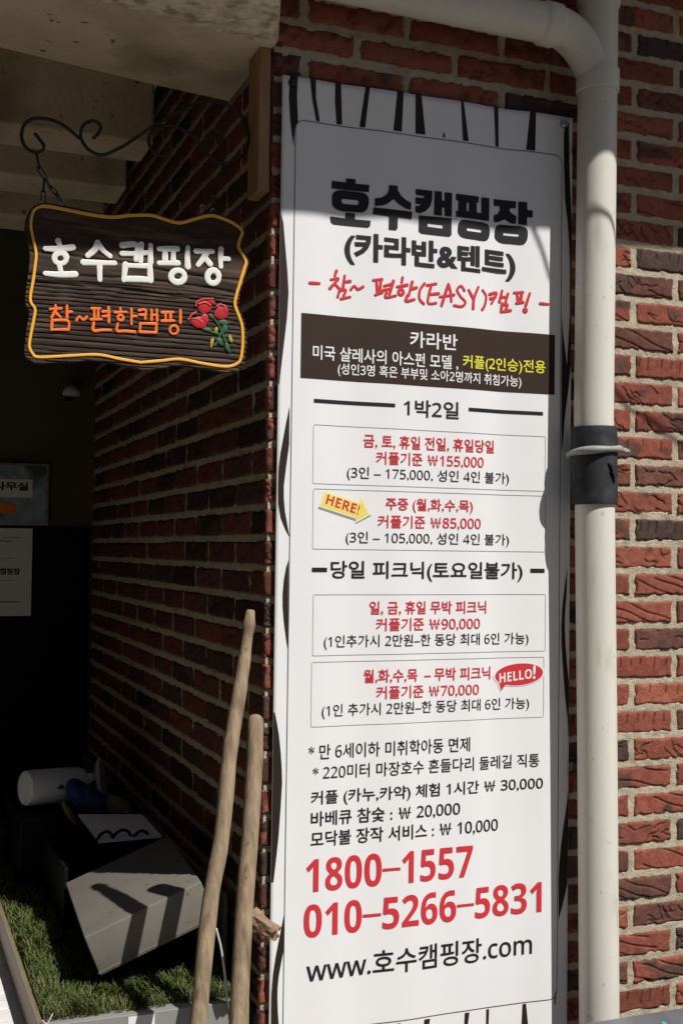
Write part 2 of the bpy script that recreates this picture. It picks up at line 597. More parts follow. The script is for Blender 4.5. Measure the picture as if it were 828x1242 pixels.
for k, (t0, x0, lab) in enumerate([(.75, -.113, 'nearest concrete ceiling beam, just behind the lintel'), (1.1, -.117, 'middle concrete ceiling beam between the nearest and the farthest beam'), (1.45, -.120, 'farthest concrete ceiling beam, towards the back wall')]):
    zz = [2.592, 2.566, 2.542][k]
    g = Geo().box((-2.99, t0, zz), (x0, t0 + .17, zz + .22), .008)
    o = build('ceiling_beam', g, M['concrete'])
    tag(o, lab, 'beam', 'concrete beams under the passage ceiling')
g = Geo().box((-2.99, .36, 2.86), (CORN - .03, 2.19, 2.95))
o = build('ceiling', g, M['concrete'])
o['kind'] = 'structure'

# ------------------------------------------------------------------ banner
YB = -.012


def bend(s, z):
    return (.0022 * math.sin((s - .42) * 16.0) * (1 if s > .42 else .5) + .0016 * math.sin(s * 33 + z * 1.3) + .0022 * math.exp(-((s - .50 - .02 * z) / .035) ** 2)) * min(1, s / .12 + .2) * min(1, (.75 - s) / .1)


def bsz(px, py):
    p = at(px, py, 1, YB)
    return (p[0], p[2])


def flat(polys, lift, cut=.012, thick=0.0):
    """Polygons in banner coordinates (s, z) laid on the gently bent sheet."""
    out = Geo()
    for poly in polys:
        bm = bmesh.new()
        if isinstance(poly, dict):
            es = []
            for lp_ in (poly['o'], poly['i']):
                vv_ = [bm.verts.new((p[0], 0, p[1])) for p in lp_]
                es += [bm.edges.new((vv_[k], vv_[k - 1])) for k in range(len(vv_))]
            bmesh.ops.triangle_fill(bm, edges=es, use_beauty=True)
            poly = poly['o']
        else:
            bm.faces.new([bm.verts.new((p[0], 0, p[1])) for p in poly])
        xs = [p[0] for p in poly]
        x = math.ceil(min(xs) / cut) * cut
        while x < max(xs):
            bmesh.ops.bisect_plane(bm, geom=list(bm.verts) + list(bm.edges) + list(bm.faces), plane_co=(x, 0, 0), plane_no=(1, 0, 0), dist=1e-5)
            x += cut
        bmesh.ops.triangulate(bm, faces=bm.faces)
        for v in bm.verts:
            v.co.y = YB + bend(v.co.x, v.co.z) - lift
        out.bm(bm)
    return out


SANS = {}
for k_ in range(26):
    SANS[chr(65 + k_)] = (chr(0x1D5A0 + k_), chr(0x1D5D4 + k_))
    SANS[chr(97 + k_)] = (chr(0x1D5BA + k_), chr(0x1D5EE + k_))
for k_ in range(10):
    SANS[chr(48 + k_)] = (chr(0x1D7E2 + k_), chr(0x1D7EC + k_))
SANS['₩'] = ('￦', '￦')


def text_geo(body, bold):
    heavy = 1 if bold < 0 else 0
    bold = max(bold, 0)
    body = ''.join(SANS.get(ch, (ch, ch))[heavy] for ch in body)
    cu = bpy.data.curves.new('lettering', 'FONT')
    cu.body = body
    cu.size = 1.0
    cu.offset = bold
    cu.resolution_u = 4
    ob = bpy.data.objects.new('lettering', cu)
    COL.objects.link(ob)
    bpy.context.view_layer.update()
    me = bpy.data.meshes.new_from_object(ob.evaluated_get(bpy.context.evaluated_depsgraph_get()))
    V = np.array([v.co[:2] for v in me.vertices])
    Fs = [tuple(p.vertices) for p in me.polygons]
    bpy.data.objects.remove(ob)
    bpy.data.curves.remove(cu)
    bpy.data.meshes.remove(me)
    return V, Fs


def fit_text(body, s0, s1, z0, z1, bold, shear=0.0):
    V, Fs = text_geo(body, bold)
    mn, mx = V.min(0), V.max(0)
    if bold < 0:
        D = text_geo('–', bold)[0][:, 1]
        hit = np.min(np.abs(V[:, 1:2] - np.unique(D.round(6))[None, :]), 1) < 2e-5
        V[hit, 1] += .085
    u = (V - mn) / (mx - mn)
    s = s0 + u[:, 0] * (s1 - s0) + shear * (u[:, 1] - .5) * (z1 - z0)
    z = z0 + u[:, 1] * (z1 - z0)
    return s, z, Fs


bn = thing('banner', 'tall white campsite price banner with Korean lettering hung on the brick wall', 'banner', (.35, YB, .4))
S0, S1, ZB_ = .0002, .7195, .39


def text_line(body, xl, yt, yb, xr, m, bold=.012, xt=None, xb=None, parent=bn, lift=.0012):
    xt = xl + 6 if xt is None else xt
    xb = xl + 6 if xb is None else xb
    ym = (yt + yb) / 2
    s0 = bsz(xl, ym)[0]
    s1 = bsz(xr, ym)[0]
    z1 = bsz(xt, yt)[1]
    z0 = bsz(xb, yb)[1]
    s, z, Fs = fit_text(body, s0, s1, z0, z1, bold)
    g = Geo()
    g.add([(a, YB + bend(a, b) - lift, b) for a, b in zip(s, z)], Fs)
    return build('lettering', g, m, parent, fixn=False)


# the vinyl sheet, with a thin folded edge
bm = bmesh.new()
nx, nz = 90, 160
tl, tr = bsz(341.3, 90.5), bsz(692, 143)
grid = []
for i in range(nx + 1):
    row = []
    for j in range(nz + 1):
        u, v = i / nx, j / nz
        s = S0 + (S1 - S0) * u
        zt = tl[1] + (tr[1] - tl[1]) * u
        z = ZB_ + (zt - ZB_) * v
        row.append(bm.verts.new((s, YB + bend(s, z), z)))
    grid.append(row)
for i in range(nx):
    for j in range(nz):
        bm.faces.new((grid[i][j], grid[i + 1][j], grid[i + 1][j + 1], grid[i][j + 1]))
g = Geo()
g.bm(bm)
sheet = build('sheet', g, M['banner'], bn, smooth=True)
sm = sheet.modifiers.new('thickness', 'SOLIDIFY')
sm.thickness = .0011
sm.offset = 1.0 if sheet.data.polygons[0].normal.y > 0 else -1.0
# slim frame that holds the sheet off the wall
g = Geo()
for x0, x1 in ((.006, .03), (.678, .702)):
    g.box((x0, -.0042, .40), (x1, .004, 2.49))
for z0, z1 in ((.40, .424), (2.46, 2.484)):
    g.box((.0305, -.0038, z0), (.6775, .0035, z1))
build('back_frame', g, M['steel'], bn)

LW = .0016
FL, FR = .0304, .6918
FT, FB = bsz(366, 145.8)[1], .479


def rrect(s0, s1, z0, z1, r, n=7):
    out = []
    for cx, cz, a0 in ((s1 - r, z1 - r, 0), (s0 + r, z1 - r, 90), (s0 + r, z0 + r, 180), (s1 - r, z0 + r, 270)):
        for k in range(n):
            a = rad(a0 + 90 * k / (n - 1))
            out.append((cx + r * math.cos(a), cz + r * math.sin(a)))
    return out


def ring(poly, wd):
    """closed outline as a strip of quads"""
    n = len(poly)
    polys = []
    ins = []
    for i in range(n):
        a, b, c = np.array(poly[i - 1]), np.array(poly[i]), np.array(poly[(i + 1) % n])
        d1, d2 = b - a, c - b
        d1 = d1 / (np.linalg.norm(d1) + 1e-9)
        d2 = d2 / (np.linalg.norm(d2) + 1e-9)
        nn = np.array((-d1[1] - d2[1], d1[0] + d2[0]))
        nn = nn / (np.linalg.norm(nn) + 1e-9)
        ins.append(b + nn * wd)
    for i in range(n):
        j = (i + 1) % n
        polys.append([poly[i], poly[j], tuple(ins[j]), tuple(ins[i])])
    return polys


zL = FT
zR = bsz(671, 187.4)[1]
fr = rrect(FL, FR, FB, zL, .020)
fr = [(s, z + (zR - zL) * (s - FL) / (FR - FL) * (1 if z > 2 else 0)) for s, z in fr]
build('outline', flat(ring(fr, LW), .0009), M['darkline'], bn, fixn=False)

# zebra strokes and side waves
st = []
R1 = lambda p: bsz(320 + p[0] / 5.175, 60 + p[1] / 5.175)
R2 = lambda p: bsz(320 + p[0] / 2.07, 60 + p[1] / 2.07)
st += [[R1(p) for p in q] for q in (
    [(163, 160), (212, 166), (207, 300), (213, 455), (203, 470), (194, 500), (189, 560), (187, 612), (176, 540), (165, 450), (156, 300)],
    [(288, 177), (326, 181), (326, 300), (351, 452), (328, 450), (302, 310)],
    [(450, 198), (486, 203), (493, 470), (458, 468), (448, 330)],
    [(638, 228), (665, 232), (635, 490), (600, 486)])]
st += [[R2(p) for p in q] for q in (
    [(334, 102), (350, 105), (345, 207), (324, 204)], [(380, 110), (395, 112), (405, 214), (380, 211)],
    [(448, 220), (450, 206), (455, 222)], [(493, 126), (500, 128), (513, 231), (498, 229)],
    [(579, 141), (590, 143), (591, 243), (583, 242)], [(667, 154), (681, 157), (679, 255), (657, 252)])]
R8 = lambda p: bsz(560 + p[0] / 4.14, 942 + p[1] / 4.14)
st += [[R8(p) for p in q] for q in (
    [(15, 1187), (38, 1184), (25, 1290), (10, 1290)], [(124, 1170), (138, 1168), (134, 1290), (122, 1290)],
    [(305, 1143), (322, 1140), (336, 1290), (298, 1290)], [(462, 1092), (469, 1072), (465, 1142), (460, 1142)],
    [(-190, 1218), (-160, 1214), (-175, 1290), (-200, 1290)], [(-330, 1238), (-310, 1236), (-322, 1290), (-340, 1290)])]


def shift(p, m=.0007):
    return p


for p_ in st:
    build('stripe', flat([p_], .0007), M['wave'], bn, fixn=False)
R3 = lambda p: bsz(320 + p[0] / 4.14, 360 + p[1] / 4.14)
R5 = lambda p: bsz(320 + p[0] / 4.14, 660 + p[1] / 4.14)
R7 = lambda p: bsz(320 + p[0] / 4.14, 942 + p[1] / 4.14)
R6 = lambda p: bsz(520 + p[0] / 4.14, 660 + p[1] / 4.14)
RQ = lambda p: bsz(640 + p[0] / 2.1375, 120 + p[1] / 2.1375)
E_ = S0 + .0006
wv = []
# left edge waves: polygons closed along the sheet's edge
sz = lambda s, z: (s, z)
a = [bsz(343.5, 270), bsz(346, 300), bsz(348.5, 330), bsz(349.8, 355), bsz(348, 385), bsz(344.5, 415), bsz(341, 445), bsz(338.5, 466)]
wv.append([(E_, a[0][1] + .02)] + a + [(E_, a[-1][1])])
wv.append([R3(p) for p in [(129, 548), (127, 740), (112, 850), (100, 950), (100, 1010), (106, 1080), (128, 1205), (108, 1170), (84, 1110), (72, 1040), (71, 960), (74, 860), (84, 780), (110, 640)]])
wv.append([R5(p) for p in [(124, 78), (119, 525), (112, 480), (100, 390), (94, 310), (94, 250), (100, 180), (112, 115)]])
a = [R5(p) for p in [(56, 850), (66, 900), (76, 960), (85, 1050), (90, 1130), (92, 1200)]] + [R7(p) for p in [(90, 60), (84, 160), (74, 300), (62, 410), (48, 530)]]
wv.append([(E_, a[0][1] + .004)] + a + [(E_, a[-1][1])])
a = [R7(p) for p in [(103, 685), (102, 860), (88, 930), (75, 1000), (69, 1060), (68, 1110), (70, 1180), (76, 1260), (80, 1320)]]
b = [R7(p) for p in [(60, 1340), (36, 1260), (36, 1180), (38, 1090), (46, 990), (60, 900), (76, 820)]]
wv.append(a + [(max(p[0], E_), p[1]) for p in b])
# right edge waves
Q_ = S1 - .0006
cl = lambda poly: [(min(p[0], Q_), p[1]) for p in poly]
wv.append(cl([RQ(p) for p in [(97, 58), (105, 62), (106, 160), (109, 240), (115, 320), (122, 340), (122, 640), (114, 690), (104, 750), (94, 830), (87, 918), (85, 850), (86, 700), (87, 560), (90, 610), (100, 690), (108, 560), (108, 420), (103, 330), (95, 260), (92, 160), (92, 90)]]))
wv.append(cl([R6(p) for p in [(695, 112), (690, 170), (688, 250), (681, 330), (679, 400), (682, 500), (690, 600), (702, 690), (716, 760), (760, 800), (760, 1250), (728, 1080), (710, 1000), (695, 890), (680, 760), (668, 600), (662, 500), (661, 420), (664, 350), (670, 280), (682, 180)]]))
wv.append(cl([R8(p) for p in [(560, 10), (538, 60), (522, 150), (506, 250), (494, 340), (485, 430), (481, 500), (481, 640), (481, 720), (494, 670), (508, 620), (526, 540), (541, 490), (560, 470)]]))
for p_ in wv:
    build('wave', flat([p_], .0007), M['wave'], bn, fixn=False)

# brown heading block
q = [bsz(365.4, 381), bsz(364.2, 459), bsz(671.7, 478.4), bsz(671.7, 405.2)]
zt_, zb_ = (q[0][1] + q[3][1]) / 2, (q[1][1] + q[2][1]) / 2
build('heading_block', flat([[(.050, zt_), (.050, zb_), (.6745, zb_), (.6745, zt_)]], .0007), M['brown'], bn, fixn=False)

# price boxes
bx = []
for (x0, y0, x1, y1) in ((379.7, 514.6, 660, 596.2), (379.5, 592.4, 660, 669.7), (379.5, 721, 660, 789.7), (377.5, 803, 658, 869.7)):
    s0, z1 = bsz(x0, y0)
    s1, z0 = bsz(x1, y1)
    bx.append(ring(rrect(s0, s1, z0, z1, .004, 4), .0011))
for r_ in bx:
    build('price_box', flat(r_, .0007), M['line'], bn, fixn=False)

I, R_, W_, Y_ = M['ink'], M['red'], M['white'], M['yellow']
TA = lambda p: bsz(395 + p[0] / 6.37, 205 + p[1] / 6.37)
TB = lambda p: bsz(520 + p[0] / 6.37, 220 + p[1] / 6.37)


def glyph(K, o_, i_=None, rnd=False):
    if rnd:
        o_ = [tuple(p) for p in catmull(o_, 4, True)]
    o_ = [K(p) for p in o_]
    return dict(o=o_, i=[K(p) for p in i_]) if i_ else o_


head = [
    glyph(TA, [(160, 70), (232, 78), (230, 112), (335, 125), (330, 180), (45, 148), (48, 90), (158, 102)]),
    glyph(TA, [(72, 172), (120, 163), (205, 172), (292, 186), (327, 220), (328, 285), (292, 333), (200, 330), (108, 320), (56, 285), (50, 208)], [(130, 228), (245, 240), (258, 258), (245, 278), (135, 268), (121, 248)], True),
    glyph(TA, [(155, 335), (228, 343), (226, 388), (345, 400), (341, 440), (325, 452), (60, 425), (40, 408), (34, 365), (152, 380)]),
    glyph(TA, [(482, 127), (552, 132), (552, 165), (575, 205), (615, 240), (657, 262), (655, 318), (610, 305), (555, 270), (518, 235), (480, 265), (440, 283), (375, 288), (375, 230), (430, 222), (465, 200), (482, 165)]),
    glyph(TA, [(365, 298), (665, 332), (660, 388), (552, 376), (550, 460), (538, 475), (482, 470), (484, 368), (362, 350)]),
    glyph(TB, [(-103, 59), (26, 73), (24, 140), (10, 190), (-25, 230), (-70, 247), (-106, 238), (-106, 190), (-75, 190), (-60, 178), (-106, 173), (-106, 124), (-40, 130), (-36, 113), (-103, 105)]),
    glyph(TB, [(42, 75), (98, 80), (98, 150), (118, 152), (118, 86), (175, 92), (172, 275), (118, 268), (118, 205), (98, 203), (98, 266), (38, 260)]),
    glyph(TB, [(-78, 262), (172, 287), (170, 415), (155, 428), (-60, 402), (-80, 385)], [(-12, 322), (105, 338), (103, 366), (-12, 350)]),
    glyph(TB, [(205, 97), (385, 118), (383, 165), (368, 165), (368, 240), (405, 246), (405, 122), (470, 128), (468, 305), (205, 275), (205, 228), (222, 230), (222, 150), (205, 148)], [(288, 165), (306, 167), (304, 233), (288, 231)]),
    glyph(TB, [(230, 318), (262, 299), (345, 308), (430, 320), (468, 348), (470, 418), (438, 457), (345, 448), (258, 434), (223, 400), (221, 350)], [(290, 358), (405, 372), (405, 396), (290, 383)], True),
    glyph(TB, [(505, 132), (675, 152), (673, 205), (640, 203), (625, 215), (637, 240), (678, 268), (672, 328), (630, 318), (590, 290), (545, 310), (505, 312), (505, 258), (535, 250), (555, 215), (550, 188), (505, 185)]),
    glyph(TB, [(690, 155), (755, 162), (755, 222), (797, 228), (795, 282), (755, 278), (752, 340), (690, 330)]),
    glyph(TB, [(522, 350), (552, 331), (640, 339), (722, 350), (757, 378), (755, 450), (722, 488), (640, 480), (560, 470), (517, 435), (515, 385)], [(580, 390), (695, 405), (693, 427), (580, 413)], True)]
build('lettering', flat(head, .0012), I, bn, fixn=False)
text_line('(카라반&텐트)', 418, 280, 320, 625.5, I, .036, xt=421, xb=421)
text_line('카라반', 496.5, 401.5, 421.5, 554, W_, .014)
text_line('미국 샬레사의 아스펀 모델 ,', 379, 418.5, 437, 555, W_, .012)
text_line('커플(2인승)전용', 560.5, 430.5, 449, 660, Y_, .012)
text_line('(성인3명 혹은 부부및 소아2명까지 취침가능)', 409.8, 440, 456.5, 632, W_, .010)
text_line('1박2일', 489, 484, 505.3, 555.7, I, .012)
text_line('금, 토, 휴일 전일, 휴일당일', 440.8, 526.3, 543.5, 599.7, R_, .014)
text_line('커플기준 ₩155,000', 455.7, 547.5, 564, 586.4, R_, .012)
text_line('(3인 – 175,000, 성인 4인 불가)', 421, 565.5, 582.5, 617.8, I, .002)
text_line('주중 (월,화,수,목)', 467, 603.5, 621, 573, R_, .014)
text_line('커플기준 ₩85,000', 457.7, 624.5, 641, 582.8, R_, .012)
text_line('(3인 – 105,000, 성인 4인 불가)', 419.5, 644.2, 661, 617.8, I, .002)
text_line('당일 피크닉(토요일불가)', 401, 680, 705, 633.5, I, .014)
text_line('일, 금, 휴일 무박 피크닉', 448, 729, 746, 589.6, R_, .014)
text_line('커플기준 ₩90,000', 455.7, 749.5, 766, 581.8, R_, .012)
text_line('(1인추가시 2만원–한 동당 최대 6인 가능)', 392.5, 770.5, 788, 640.3, I, .002)
text_line('월,화,수,목  – 무박 피크닉', 440.8, 812, 829, 594.9, R_, .014)
text_line('커플기준 ₩70,000', 456, 832, 848.5, 580.4, R_, .012)
text_line('(1인 추가시 2만원–한 동당 최대 6인 가능)', 390, 854.3, 872, 641, I, .002)
text_line('* 만 6세이하 미취학아동 면제', 374, 903, 921.5, 569.5, I, .004)
text_line('* 220미터 마장호수 흔들다리 둘레길 직통', 379, 928.5, 946, 652.9, I, .004)
text_line('커플 (카누,카약) 체험 1시간 ₩ 30,000', 376.8, 959, 978.5, 657, I, .011)
text_line('바베큐 참숯 : ₩ 20,000', 376.8, 984, 1003, 557.5, I, .011)
text_line('모닥불 장작 서비스 : ₩ 10,000', 376.5, 1008.5, 1028, 604, I, .011)
text_line('1800–1557', 371, 1041, 1081.5, 572.8, R_, -1, xt=385, xb=385)
text_line('010–5266–5831', 368.3, 1096.5, 1136.5, 655.4, R_, -1, xt=380, xb=380)
text_line('www.호수캠핑장.com', 371.5, 1151.5, 1181.5, 644.5, I, .010, xt=465, xb=465)


def bar(xa, ya, xb, yb, th):
    s0, z0 = bsz(xa, ya)
    s1, z1 = bsz(xb, yb)
    z = (z0 + z1) / 2
    return [(s0, z - th / 2), (s1, z - th / 2), (s1, z + th / 2), (s0, z + th / 2)]


for q in ((380.4, 486.3, 478.4, 491.6, .0082), (567.8, 497, 657.2, 501.5, .0082), (378, 691, 396.5, 691.2, .0095), (642.5, 692.2, 659, 692.2, .0095)):
    build('rule', flat([bar(*q)], .0008), I, bn, fixn=False)


# hand-drawn strokes: a low dome swept along each stroke
def strokes(paths, plane, wd, hgt, per=7, seed=1, jitter=.06, nprof=9):
    r = np.random.default_rng(seed)
    out = Geo()
    for pi, path in enumerate(paths):
        closed = False
        ww = wd
        if isinstance(path, dict):
            ww = path.get('w', wd)
            closed = path.get('closed', False)
            path = path['p']
        pts = np.array([plane(*p) for p in path])
        pts = np.array(catmull(pts, per, closed)) if len(pts) > 2 else np.array([pts[0] + (pts[1] - pts[0]) * k / 8 for k in range(9)])
        n = len(pts)
        ws = np.full(n, ww / 2) * (1 + jitter * (r.random(n) - .5)) * (1 + .12 * np.sin(np.linspace(0, 3, n) + r.random() * 6))
        if not closed:
            d0 = (pts[0] - pts[1]) / (np.linalg.norm(pts[0] - pts[1]) + 1e-9)
            d1 = (pts[-1] - pts[-2]) / (np.linalg.norm(pts[-1] - pts[-2]) + 1e-9)
            pre, post, pw, qw = [], [], [], []
            for c in (1.0, .85, .5):
                pre.append(pts[0] + d0 * ws[0] * c)
                pw.append(ws[0] * math.sqrt(max(1 - c * c, .0016)))
                post.insert(0, pts[-1] + d1 * ws[-1] * c)
                qw.insert(0, ws[-1] * math.sqrt(max(1 - c * c, .0016)))
            pts = np.concatenate([pre, pts, post])
            ws = np.concatenate([pw, ws, qw])
            n = len(pts)
        vs = []
        for i in range(n):
            a = pts[(i - 1) % n] if (closed or i) else pts[0]
            b = pts[(i + 1) % n] if (closed or i < n - 1) else pts[-1]
            t = (b - a) / (np.linalg.norm(b - a) + 1e-9)
            nn = np.array((-t[1], t[0]))
            for k in range(nprof):
                u = -1 + 2 * k / (nprof - 1)
                h = hgt * (1 - abs(u) ** 8) * min(1, ws[i] / (ww * .35)) + 1e-5 * pi
                p = pts[i] + nn * u * ws[i]
                vs.append((p[0], h, p[1]))
        fs = []
        for i in range(n if closed else n - 1):
            j = (i + 1) % n
            for k in range(nprof - 1):
                fs.append((i * nprof + k, i * nprof + k + 1, j * nprof + k + 1, j * nprof + k))
        out.add(vs, fs)
    return out


def circ(cx, cy, rx, ry=None, n=10, w=None):
    ry = ry or rx
    d = dict(p=[(cx + rx * math.cos(2 * math.pi * k / n), cy + ry * math.sin(2 * math.pi * k / n)) for k in range(n)], closed=True)
    if w:
        d['w'] = w
    return d


def on_banner(g, lift):
    g.v = [(x, YB + bend(x, z) - lift - h, z) for x, h, z in g.v]
    return g


A5 = lambda x, y: bsz(360 + x / 5.175, 310 + y / 5.175)
A6 = lambda x, y: bsz(510 + x / 5.175, 320 + y / 5.175)
h1 = [[(80, 172), (140, 175)], [(250, 95), (240, 125)], [(215, 150), (262, 142), (240, 170), (208, 206)], [(240, 178), (264, 202)], [(302, 125), (290, 212)], [(298, 165), (335, 160)],
      [(272, 208), (258, 258)], [(270, 220), (308, 214), (296, 250)], [(280, 270), (335, 258)],
      [(340, 212), (362, 190), (384, 211), (415, 195)],
      [(478, 155), (530, 150)], [(498, 165), (505, 240)], [(524, 160), (519, 232)], [(490, 248), (532, 232)], [(602, 160), (578, 245)], [(545, 192), (590, 180)], [(540, 218), (585, 208)], [(560, 232), (555, 264), (618, 252)],
      [(660, 140), (655, 168)], [(625, 197), (690, 185)], circ(650, 230, 15, 17), [(722, 165), (700, 250)], [(712, 212), (750, 200)], [(692, 250), (682, 286), (735, 275)],
      [(800, 175), (772, 215), (768, 270), (795, 302)]]
h2 = [[(40, 135), (95, 125)], [(66, 135), (45, 242), (95, 246)], [(60, 192), (112, 186)], [(172, 130), (155, 180), (130, 262)], [(172, 130), (185, 175), (190, 236)], [(120, 207), (206, 195)],
      [(272, 168), (250, 140), (226, 165), (248, 206), (278, 240), (256, 268), (208, 262)], [(300, 165), (330, 222)], [(362, 145), (334, 215), (328, 280)], [(390, 165), (412, 200), (406, 252), (388, 286)],
      [(435, 190), (480, 180), (466, 215), (448, 247)], [(440, 217), (475, 208)], [(517, 165), (500, 236)], [(553, 185), (538, 238)], [(508, 207), (545, 205)], [(517, 245), (510, 296)], [(520, 256), (548, 254), (538, 288)], [(510, 300), (568, 290)],
      [(590, 180), (640, 178)], [(606, 185), (614, 238)], [(634, 185), (626, 242)], [(602, 246), (642, 240)], [(682, 185), (658, 262)], circ(654, 291, 8, 10), [(745, 250), (796, 255)]]
g = on_banner(strokes(h1, A5, .0068, .0004, seed=3), .0008)
g2 = on_banner(strokes(h2, A6, .0068, .0004, seed=4), .0008)
g.add(g2.v, g2.f)
build('lettering', g, R_, bn, smooth=True)

# HERE! arrow
RA = lambda x, y: bsz(375 + x / 8.28, 585 + y / 8.28)
arr = [(150, 85), (505, 195), (525, 140), (615, 325), (470, 405), (470, 365), (95, 245)]
ac = np.mean(arr, 0)
ar = build('arrow', flat([[RA(*p) for p in arr]], .0009, .01), M['arrow2'], bn, fixn=False)
inn = [(158, 108), (512, 215), (530, 185), (588, 318), (482, 375), (478, 345), (118, 232)]
g = flat([[RA(*p) for p in inn]], .0012, .01)
build('arrow_face', g, M['arrow'], ar, fixn=False)
g = flat([[RA(*p) for p in [(92, 250), (470, 370), (466, 384), (88, 262)]], [RA(*p) for p in [(470, 407), (617, 328), (620, 336), (460, 420)]]], .0008, .01)
build('arrow_edge', g, M['line'], ar, fixn=False)


def slanted_text(body, p0, p1, up, bold, plane, lift, m, parent):
    """text along p0 -> p1 (baseline) with the letters' up vector, all in the picture's pixels of the plane"""
    V, Fs = text_geo(body, bold)
    mn, mx = V.min(0), V.max(0)
    u = (V - mn) / (mx - mn)
    A, B, U = np.array(plane(*p0)), np.array(plane(*p1)), np.array(plane(p0[0] + up[0], p0[1] + up[1]))
    P = A + u[:, :1] * (B - A) + u[:, 1:] * (U - A)
    g = Geo()
    g.add([(a, YB + bend(a, b) - lift, b) for a, b in P], Fs)
    return build('lettering', g, m, parent, fixn=False)


slanted_text('HERE!', (160, 215), (490, 325), (25, -95), -1, RA, .0016, R_, ar)
RB = lambda x, y: bsz(585 + x / 9.2, 790 + y / 9.2)


def balloon(k, dx=0):
    c = [(405 + 263 * k * math.cos(t) * math.cos(-.12) - 122 * k * math.sin(t) * math.sin(-.12), 258 + 263 * k * math.cos(t) * math.sin(-.12) + 122 * k * math.sin(t) * math.cos(-.12)) for t in np.linspace(2.62, 2.62 + 2 * math.pi - .42, 40)]
    return [RB(*p) for p in c] + [RB(205 + dx, 450 - dx * .6)]


bl = build('balloon', flat([balloon(1.07)], .0009, .01), M['white'], bn, fixn=False)
build('balloon_face', flat([balloon(.99, 8)], .0012, .01), M['red'], bl, fixn=False)
slanted_text('HELLO', (195, 355), (545, 300), (-2, -108), -1, RB, .0016, M['white'], bl)
slanted_text('!', (552, 310), (582, 306), (4, -155), .02, RB, .0016, M['white'], bl)
# corner screws
for px, py, m_ in ((354.5, 100.5, 'iron'), (682.5, 151, 'steel')):
    s, z = bsz(px, py)
    g = Geo()
    prof = [(.0005, .0095), (.0045, .0092), (.008, .0072), (.0102, .0035), (.0108, .0002)]
    g.tube([(s, YB + bend(s, z) - h, z) for h, r in prof], [r for h, r in prof], 20)
    build('screw', g, M[m_], bn, smooth=True, autos=60)

# ------------------------------------------------------------------ downpipe
dp = thing('downpipe', 'white plastic rainwater downpipe right of the banner with a side branch at the top', 'pipe', (.75, -.08, 0))
PC = -.08
PR = .045


def pcx(z):
    return float(np.interp(z, [0, .45, 1.1, 1.82, 2.6, 3.3], [.766, .762, .752, .7385, .7437, .75]))


zs = np.linspace(0.0, 3.25, 60)
g = Geo().tube([(pcx(z), PC, z) for z in zs], PR, 40)
build('pipe', g, M['pvc'], dp, smooth=True, autos=60)


def collar(z0, z1, r=.0498, name='collar'):
    g = Geo()
    pr = [(z0, PR + .0004), (z0 + .001, r - .0006), (z0 + .004, r), (z1 - .004, r), (z1 - .001, r - .0006), (z1, PR + .0004)]
    g.tube([(pcx(z), PC, z) for z, _ in pr], [q for _, q in pr], 40)
    return build(name, g, M['pvc'], dp, smooth=True, autos=35)


zc0, zc1 = at(725, 113, 1, PC)[2], at(725, 86, 1, PC)[2]
collar(zc0, zc1)
zc2 = at(725, 9, 1, PC)[2]
collar(zc2, zc2 + .06)
# branch: level pipe from the left that sweeps down into the downpipe
ya = at(560, 8, 1, PC)[2]
zb2 = zc1 + .045
ax = [(-.4, PC, ya + .012), (.2, PC, ya + .004), (.50, PC, ya), (.58, PC, ya - .001), (.635, PC, ya - .004), (.665, PC, ya - .014), (.695, PC, ya - .036), (.722, PC, ya - .068), (pcx(2.6), PC, ya - .105)]
axs = catmull(ax, 8)
g = Geo().tube(axs, .0445, 40)
build('branch', g, M['pvc'], dp, smooth=True, autos=60)
g = Geo()
cx_ = at(676, 20, 1, PC)[0] - .004
for k in range(2):
    pr = [(0, .0447), (.001, .0488), (.004, .0494), (.04, .0494), (.044, .0488), (.045, .0447)]
P0 = np.array([p for p in axs])
i0 = int(np.argmin(np.abs(P0[:, 0] - cx_)))
seg = P0[i0 - 7:i0 + 1]
rr_ = [.0448] + [.0490] * (len(seg) - 2) + [.0448]
g.tube([tuple(p) for p in seg], rr_, 40)
build('collar', g, M['pvc'], dp, smooth=True, autos=35)
# printed mark column on the pipe
# rubber sleeve with its worn strap
zs0, zs1 = at(720, 612, 1, PC)[2], at(720, 518, 1, PC)[2]
g = Geo()
pr = [(zs0, PR + .0004), (zs0 + .0008, .0515)] + [(z, .0525 + .0007 * math.sin(z * 190)) for z in np.linspace(zs0 + .003, zs1 - .003, 12)] + [(zs1 - .0008, .0515), (zs1, PR + .0004)]
g.tube([(pcx(z), PC, z) for z, _ in pr], [q for _, q in pr], 44)
slv = build('rubber_sleeve', g, M['rubber'], dp, smooth=True, autos=40)
zm = at(700, 556, 1, PC)[2]
zn = at(740, 546, 1, PC)[2]
pts = []
for k in range(28):
    a = rad(-200 + 235 * k / 27)
    z = zm + (zn - zm) * (k / 27) ** .6
    pts.append((pcx(z) + .0565 * math.sin(a + .3), PC - .0565 * math.cos(a + .3), z))
g = Geo().tube(pts, [.0080 + .0014 * math.sin(k * .5) for k in range(28)], 10)
e = pts[-1]
tw = [(e[0], e[1], e[2])] + [(e[0] + .008 * k, e[1] + .004 * k + .003 * math.sin(k * 2.1), e[2] + .003 * math.cos(k * 2.1) - .0006 * k) for k in range(1, 6)]
g.tube(catmull(tw, 4), .0042, 8)
tw2 = [(e[0] - .01, e[1] - .004, e[2] - .004)] + [(e[0] + .008 * k, e[1] + .004 * k - .003 * math.sin(k * 2.1), e[2] - .003 * math.cos(k * 2.1) - .0006 * k) for k in range(1, 6)]
g.tube(catmull(tw2, 4), .0036, 8)
build('strap', g, M['strap'], dp, smooth=True, autos=50)
g = Geo()
